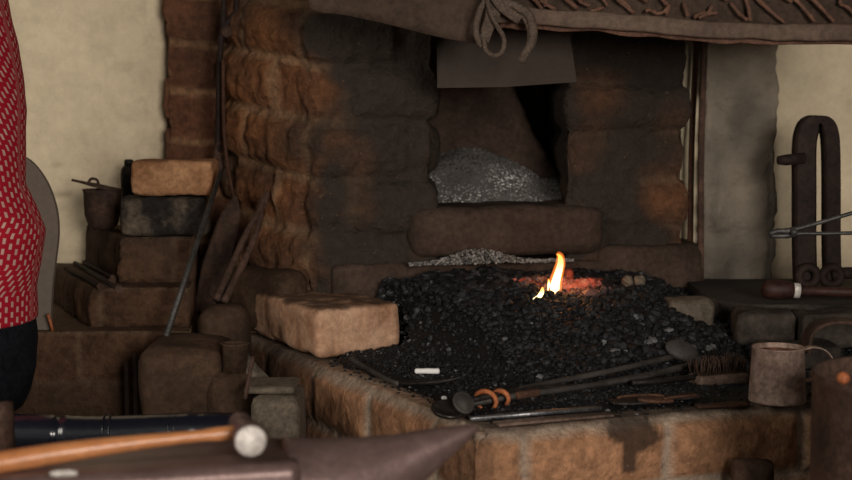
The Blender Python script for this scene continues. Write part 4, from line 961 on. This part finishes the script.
for i in range(len(prof) - 1):
    for k in range(5): pr.append(tuple(lerp(a, b_, k / 5) for a, b_ in zip(prof[i], prof[i + 1])))
pr.append(prof[-1])
for (x_, w_, h_, dz_) in pr:
    rings.append([bm.verts.new(MA @ Vector((x_ , .065 + math.cos(2 * math.pi * k / 28) * w_ * .9, AZ + .012 + dz_ - h_ + math.sin(2 * math.pi * k / 28) * h_))) for k in range(28)])
for a, b_ in zip(rings, rings[1:]):
    for k in range(28): bm.faces.new((a[k], a[(k + 1) % 28], b_[(k + 1) % 28], b_[k]))
bm.faces.new(rings[0][::-1]); bm.faces.new(rings[-1]); obj('horn', bm, 'anvil', anv)
bm = bmesh.new(); rbox(bm, (.30, .075, .13), .02, MA @ TR((-.26, .065, AZ - .145)), res=.02, amp=.001); obj('waist', bm, 'anvil', anv)
bm = bmesh.new(); rbox(bm, (.38, .16, .055), .012, MA @ TR((-.26, .065, AZ - .235)), res=.02, amp=.001); obj('base', bm, 'anvil', anv)
bm = bmesh.new(); zs = AZ - .264; lathe(bm, [(.215, 0), (.22, .01), (.205, zs * .5), (.20, zs - .01), (.19, zs)], MA @ TR((-.26, .065, 0)), 40); tag(obj('anvil_stump', bm, 'wood_dark'), 'round wooden stump carrying the anvil', 'stump')

# hammer on the anvil
s_ = 1.3 / F
hc = D(250.5, 441, ao.y + .03); 
fr_ = D(251, 441.5, ao.y - .005); bk = D(238, 420, ao.y + .095)
zmin = AZ + .0175
ham = root('ball_hammer', (fr_.x, fr_.y, AZ)); tag(ham, 'hammer with tan wooden handle and bright round face lying on the anvil', 'hammer')
fr_.z = max(fr_.z, zmin); d_ = (Vector((bk.x, bk.y, fr_.z)) - fr_)
LH = d_.length; u_ = d_.normalized()
mt = xf(None, fr_, fr_ + u_); sR = 17.2 * fr_.y / F
bm = bmesh.new(); lathe(bm, [(sR * .90, .0012), (sR, .004), (sR, .014), (sR * .78, .020), (sR * .72, .030), (sR * .80, .036), (sR * .80, .056), (sR * .6, .064), (sR * .5, .072), (sR * .68, .078), (sR * .70, .088), (sR * .45, .097), (.002, .100)], mt, 36); obj('hammer_head', bm, 'anvil', ham)
bm = bmesh.new(); lathe(bm, [(sR * .86, -.0006), (sR * .93, .0008), (sR * .93, .003)], mt, 36); part_label(obj('striking_face', bm, 'steel_bright', ham), 'bright worn striking face')
hs = fr_ + u_ * .046; he = D(-60, 473, hs.y - .09)
bm = bmesh.new(); path = [hs.lerp(he, t / 20) for t in range(21)]
rr = [lerp(6.5, 12, sm(.1, .75, t / 20)) * 1.25 / F for t in range(21)]; rr[0] = rr[1] = rr[2] = 8.2 * 1.25 / F
for i, p in enumerate(path): p.z += .004 * math.sin(i / 20 * math.pi)
tube(bm, path, rr, 18); obj('handle', bm, 'wood_handle', ham)
# bright little rod added to stand in for a glint on the anvil edge
p = G(50, 474, AZ + .006); bm = bmesh.new(); tube(bm, [p, p + Vector((.008, .001, 0)), p + Vector((.018, .003, 0)), p + Vector((.025, .004, 0))], [.002, .0035, .0035, .002], 14); tag(obj('glint_rod', bm, 'steel_bright'), 'small bright rod added as a glint on the anvil under the hammer handle', 'glint')
# stake at the lower left
sy = 1.75; bm = bmesh.new(); x_ = X(-2, sy); zt_ = D(0, 402, sy).z
rbox(bm, (.024, .04, zt_), .008, TR((x_, sy, zt_ / 2)), res=.02, amp=.002, seed=5); tag(obj('wooden_stake', bm, 'rust_dark'), 'narrow brown upright stake at the lower left beside the pipe', 'stake')
# low slag brick under the mug: brown lip of the hearth
bm = bmesh.new(); c = D(768, 476, 1.93); rbox(bm, (.06, .04, c.z + .002), .008, TR((c.x, 2.02, (c.z + .002) / 2)), res=.02, amp=.003); tag(obj('wood_post', bm, 'rust_dark'), 'short brown post standing against the hearth front below the mug', 'post')

# ------------------------------------------------------------------ light
def area(name, loc, target, size, sy_, power, col):
    l = bpy.data.lights.new(name, 'AREA'); l.shape = 'RECTANGLE'; l.size = size; l.size_y = sy_; l.energy = power; l.color = col
    o = bpy.data.objects.new(name, l); COL.objects.link(o); o.location = loc
    o.rotation_euler = (Vector(target) - Vector(loc)).to_track_quat('-Z', 'Y').to_euler(); return o
area('doorway_daylight', (1.1, -1.6, 1.6), (-.05, 2.6, 1.0), 1.0, .9, 96, (1, .91, .82))
area('window_daylight', (-1.9, .6, 1.9), (-.3, 2.9, 1.1), 1.0, .9, 20, (1, .93, .82))
pl_ = bpy.data.lights.new('fire_light', 'POINT'); pl_.energy = .22; pl_.color = (1, .35, .12); pl_.shadow_soft_size = .02
po = bpy.data.objects.new('fire_light', pl_); COL.objects.link(po); po.location = (FIRE.x + .005, FIRE.y - .02, .985)
w = bpy.data.worlds.new('world'); SC.world = w; w.use_nodes = True
bg = w.node_tree.nodes['Background']; bg.inputs[0].default_value = (1, .93, .86, 1); bg.inputs[1].default_value = .16
SC.view_settings.view_transform = 'Standard'; SC.view_settings.look = 'None'; SC.view_settings.gamma = 1; SC.view_settings.exposure = 0
SC.view_settings.use_curve_mapping = False
